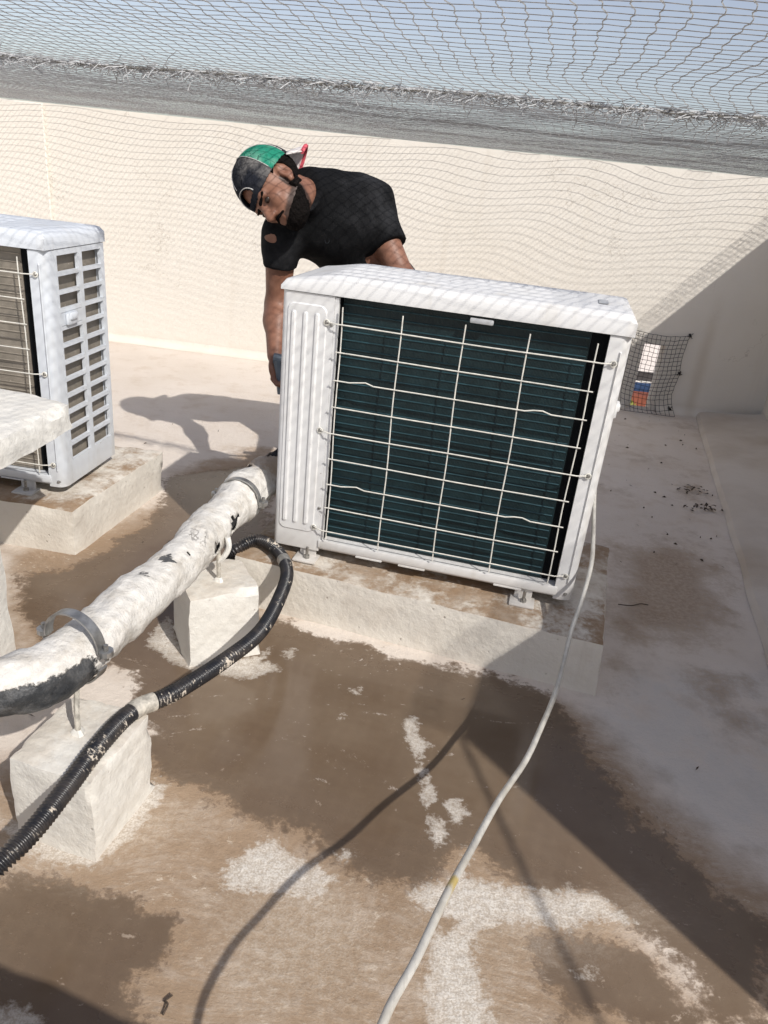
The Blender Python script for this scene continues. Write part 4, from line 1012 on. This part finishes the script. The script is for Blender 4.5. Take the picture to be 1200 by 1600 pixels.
# trousers, shoes
T = SDF(LO, HI, .007)
T.cone(mid.lerp(pel, .75), pel, .128, .135, .04); 
for a_, b_, c_ in ((hipR, kneeR, ankR), (hipL, kneeL, ankL)): T.cone(a_, b_, .098, .074, .05); T.cone(b_, c_+Vector((0, 0, -.03)), .074, .062, .04)
T.cut((0, 0, .045), (0, 0, -1)); sdf_obj('trousers', T, 'jeans', man, mb, .004, 14)
MAT['shoe'] = simple('black_rubber', (.02, .02, .02), .6)
for c_, dr in ((ankR, Vector((-.35, -.94, 0))), (ankL, Vector((-.3, -.95, 0)))):
    T = SDF((c_.x-.25, c_.y-.28, -.01), (c_.x+.25, c_.y+.2, .2), .007); dr.normalize()
    T.cone(c_+Vector((0, 0, -.02)), c_+Vector((0, 0, -.035))+dr*.16, .048, .038, .03); T.cone(c_-dr*.05+Vector((0, 0, -.035)), c_+dr*.17+Vector((0, 0, -.045)), .040, .034, .03); T.cut((0, 0, .004), (0, 0, -1)); sdf_obj('shoe', T, 'shoe', man, mb)

# hair and beard : shells over the skull and jaw
MAT['hair'] = simple('black_hair', (.007, .0055, .005), .95, 0, .5, 160, .08, bump=1.0)
def shell(grow, keep, name, mat, h=.0045):
    T = SDF(tuple(Hc-Vector((.2, .2, .2))), tuple(Hc+Vector((.2, .2, .2))), h); head_prims(T, grow)
    g = T.coords(); w = [g[i]-Hc[i] for i in range(3)]; f, l, u = [w[0]*a[0]+w[1]*a[1]+w[2]*a[2] for a in HX]
    T.F = np.maximum(T.F, keep(f, np.abs(l), u)).astype(np.float32); return sdf_obj(name, T, mat, man, mb, .0022, 90)
shell(.007, lambda f, l, u: np.maximum(np.maximum(f-.018-.10*np.maximum(u, 0), -u-.055), -(np.sqrt((f+.004)**2+(u+.0)**2)-.033)), 'hair', 'hair')
shell(.0025, lambda f, l, u: np.maximum(np.maximum(u+.052+.20*f, -f-.002), np.maximum(-(np.sqrt(((f-.095)/.9)**2+(l/.75)**2+((u+.061)/.42)**2)-.026), -u-.135)), 'beard', 'hair')
T = SDF(tuple(Hc-Vector((.2, .2, .2))), tuple(Hc+Vector((.2, .2, .2))), .003)
for s in (-1, 1): T.cone(hp(.0945, .012*s, .019), hp(.083, .048*s, .025), .0058, .0045, .003)
sdf_obj('eyebrows', T, 'hair', man, mb)
T = SDF(tuple(Hc-Vector((.2, .2, .2))), tuple(Hc+Vector((.2, .2, .2))), .003)
for s in (-1, 1): T.cone(hp(.0985, .004*s, -.044), hp(.088, .028*s, -.052), .0055, .004, .004)
sdf_obj('moustache', T, 'hair', man, mb)
for s in (-1, 1):
    T = SDF(tuple(hp(.085, .031*s, .005)-Vector((.03, .03, .03))), tuple(hp(.085, .031*s, .005)+Vector((.03, .03, .03))), .0025); T.ell(hp(.081, .031*s, .004), (.0115, .0125, .0085), HX, .002)
    sdf_obj('eye', T, simple('eye_dark', (.03, .02, .015), .25) if s < 0 else bpy.data.materials['eye_dark'], man, mb)

# backwards cap: six panels, a half-moon gap over the forehead with a strap, brim to the rear
cap = empty('cap', (0, 0, 0)); cap.parent = man
T = SDF(tuple(Hc-Vector((.2, .2, .2))), tuple(Hc+Vector((.2, .2, .25))), .0045)
CC = hp(-.012, 0, .048); T.ell(CC, (.112, .092, .108), HX, .01)
I_ = T.F.copy()
g = T.coords(); w = [g[i]-Hc[i] for i in range(3)]; f, l, u = [w[0]*a[0]+w[1]*a[1]+w[2]*a[2] for a in HX]
gap = np.maximum(np.sqrt((l/1.1)**2+(u-.052)**2)-.032, -f); gap = np.maximum(gap, .052-u)
T.F = np.maximum(np.maximum(I_, -(I_+.006)), np.maximum(.030-.12*np.maximum(f, 0)*0-u, -gap)).astype(np.float32)
V, Q = T.mesh(); cen = V[Q].mean(1)-np.array(Hc); cf = cen@np.array(HF); cl_ = cen@np.array(HL)
az = (np.degrees(np.arctan2(cl_, cf+.012)) % 360)
navy = mk_cloth('faded_navy_canvas', (.016, .018, .025), (.20, .19, .18), 8); green = mk_cloth('green_canvas', (.018, .21, .135), (.16, .34, .26), 11); 
bounds = [(0, 70, navy), (70, 126, green), (126, 180, navy), (180, 234, navy), (234, 290, green), (290, 360, navy)]
bpy.data.objects.remove(cap)
crown = None
for k, (a0, a1, m) in enumerate(bounds):
    q = Q[(az >= a0) & (az < a1)]; used, inv = np.unique(q, return_inverse=True)
    vv = (V[used]-np.array(mb)).tolist(); qq = inv.reshape(-1, 4).tolist()
    if crown is None: crown = obj('cap', (vv, qq), m, man, sharp=0)
    else: obj('panel', (vv, qq), m, crown, sharp=0)
thread = simple('white_thread', (.55, .54, .52), .8)
def on_cap(azd, eld, up=.0012):
    a, e = R(azd), R(eld); d = Vector((math.cos(a)*math.cos(e), math.sin(a)*math.cos(e), math.sin(e)))
    r = 1/math.sqrt((d.x/.112)**2+(d.y/.092)**2+(d.z/.108)**2)+up; return CC+HF*d.x*r+HL*d.y*r+HU*d.z*r-Vector(mb)
for azd in (0, 70, 126, 290): obj('seam', sweep([on_cap(azd, e) for e in np.linspace(30 if azd == 0 else -3, 86, 16)], .0012, 5), thread, crown)
obj('gap_binding', sweep([hp(0, 0, 0)*0+on_cap(math.degrees(math.atan2(.040*math.cos(x)/.092, 1)), math.degrees(math.atan2((.004+.036*math.sin(x))/.1, 1)), .001) for x in np.linspace(0, math.pi, 18)], .0016, 5), thread, crown)
MAT['red'] = simple('faded_red_canvas', (.62, .10, .13), .8, 0, .15, 30)
# brim : curved sheet at the back of the head
V_, F_ = [], []; nb_, mb_ = 17, 6
for i in range(nb_):
    a = R(-62+124*i/(nb_-1))
    for j in range(mb_):
        t = j/(mb_-1); ext = .072*t*math.cos(a*.9)
        ff = -.012-(.110*math.cos(a)+ext); l_ = .088*math.sin(a)*(1+.04*t); uu = .040-.034*t-.030*(1-math.cos(a))*1.0
        p = hp(ff, l_, uu)-Vector(mb); V_.append(p)
for i in range(nb_-1):
    for j in range(mb_-1): a_ = i*mb_+j; F_.append((a_, a_+1, a_+mb_+1, a_+mb_))
bo = obj('brim', (V_, F_), simple('white_brim_cloth', (.62, .58, .56), .85), crown); so = bo.modifiers.new('thick', 'SOLIDIFY'); so.thickness = .004
obj('brim_edge', sweep([V_[i*mb_+mb_-1] for i in range(nb_)], .0065, 6), 'red', bo)

# put the small chest mark on the shirt surface
dg = bpy.context.evaluated_depsgraph_get(); dg.update()
o_ = Vector((0, 0, CAM_H)); dr_ = (lg-o_).normalized()
sh_o = [c for c in man.children if c.name.startswith('shirt')][0]
ok, hit, nn, _ = sh_o.ray_cast(o_-Vector(mb), dr_)
LOGO.location = (hit+nn*.002) if ok else lg-Vector(mb)

# spray gun in his right hand, wand towards the back of the unit
gun = empty('spray_gun', rh); tag(gun, 'pressure spray gun held in the hand of the bending man', 'spray gun')
gp = Vector((.02, -.01, .0)); MAT['gun'] = simple('grey_blue_plastic', (.13, .16, .19), .4)
obj('handle', sweep([gp+Vector((-.02, .0, .07)), gp+Vector((-.014, 0, .03)), gp+Vector((0, 0, -.045))], lambda i, a: (.017, .015, .018)[i], 10), 'gun', gun)
obj('barrel', sweep([gp+Vector((-.035, .0, .072)), gp+Vector((.02, .004, .068)), gp+Vector((.07, .012, .060))], lambda i, a: (.017, .018, .012)[i], 10), 'gun', gun)
obj('wand', sweep([gp+Vector((.07, .012, .060)), gp+Vector((.26, .055, .045))], .0055, 8), 'steel', gun)
obj('supply_hose', sweep(catmull([gp+Vector((0, 0, -.045)), gp+Vector((.01, .0, -.09)), gp+Vector((.07, .02, -.12)), gp+Vector((.11, .03, -.07)), gp+Vector((.10, .05, -.02)), gp+Vector((.12, .12, -.15)), Vector((.16, .25, -.40)), Vector((.3, .3, -.455))], 8), .0075, 8), 'foam', gun)
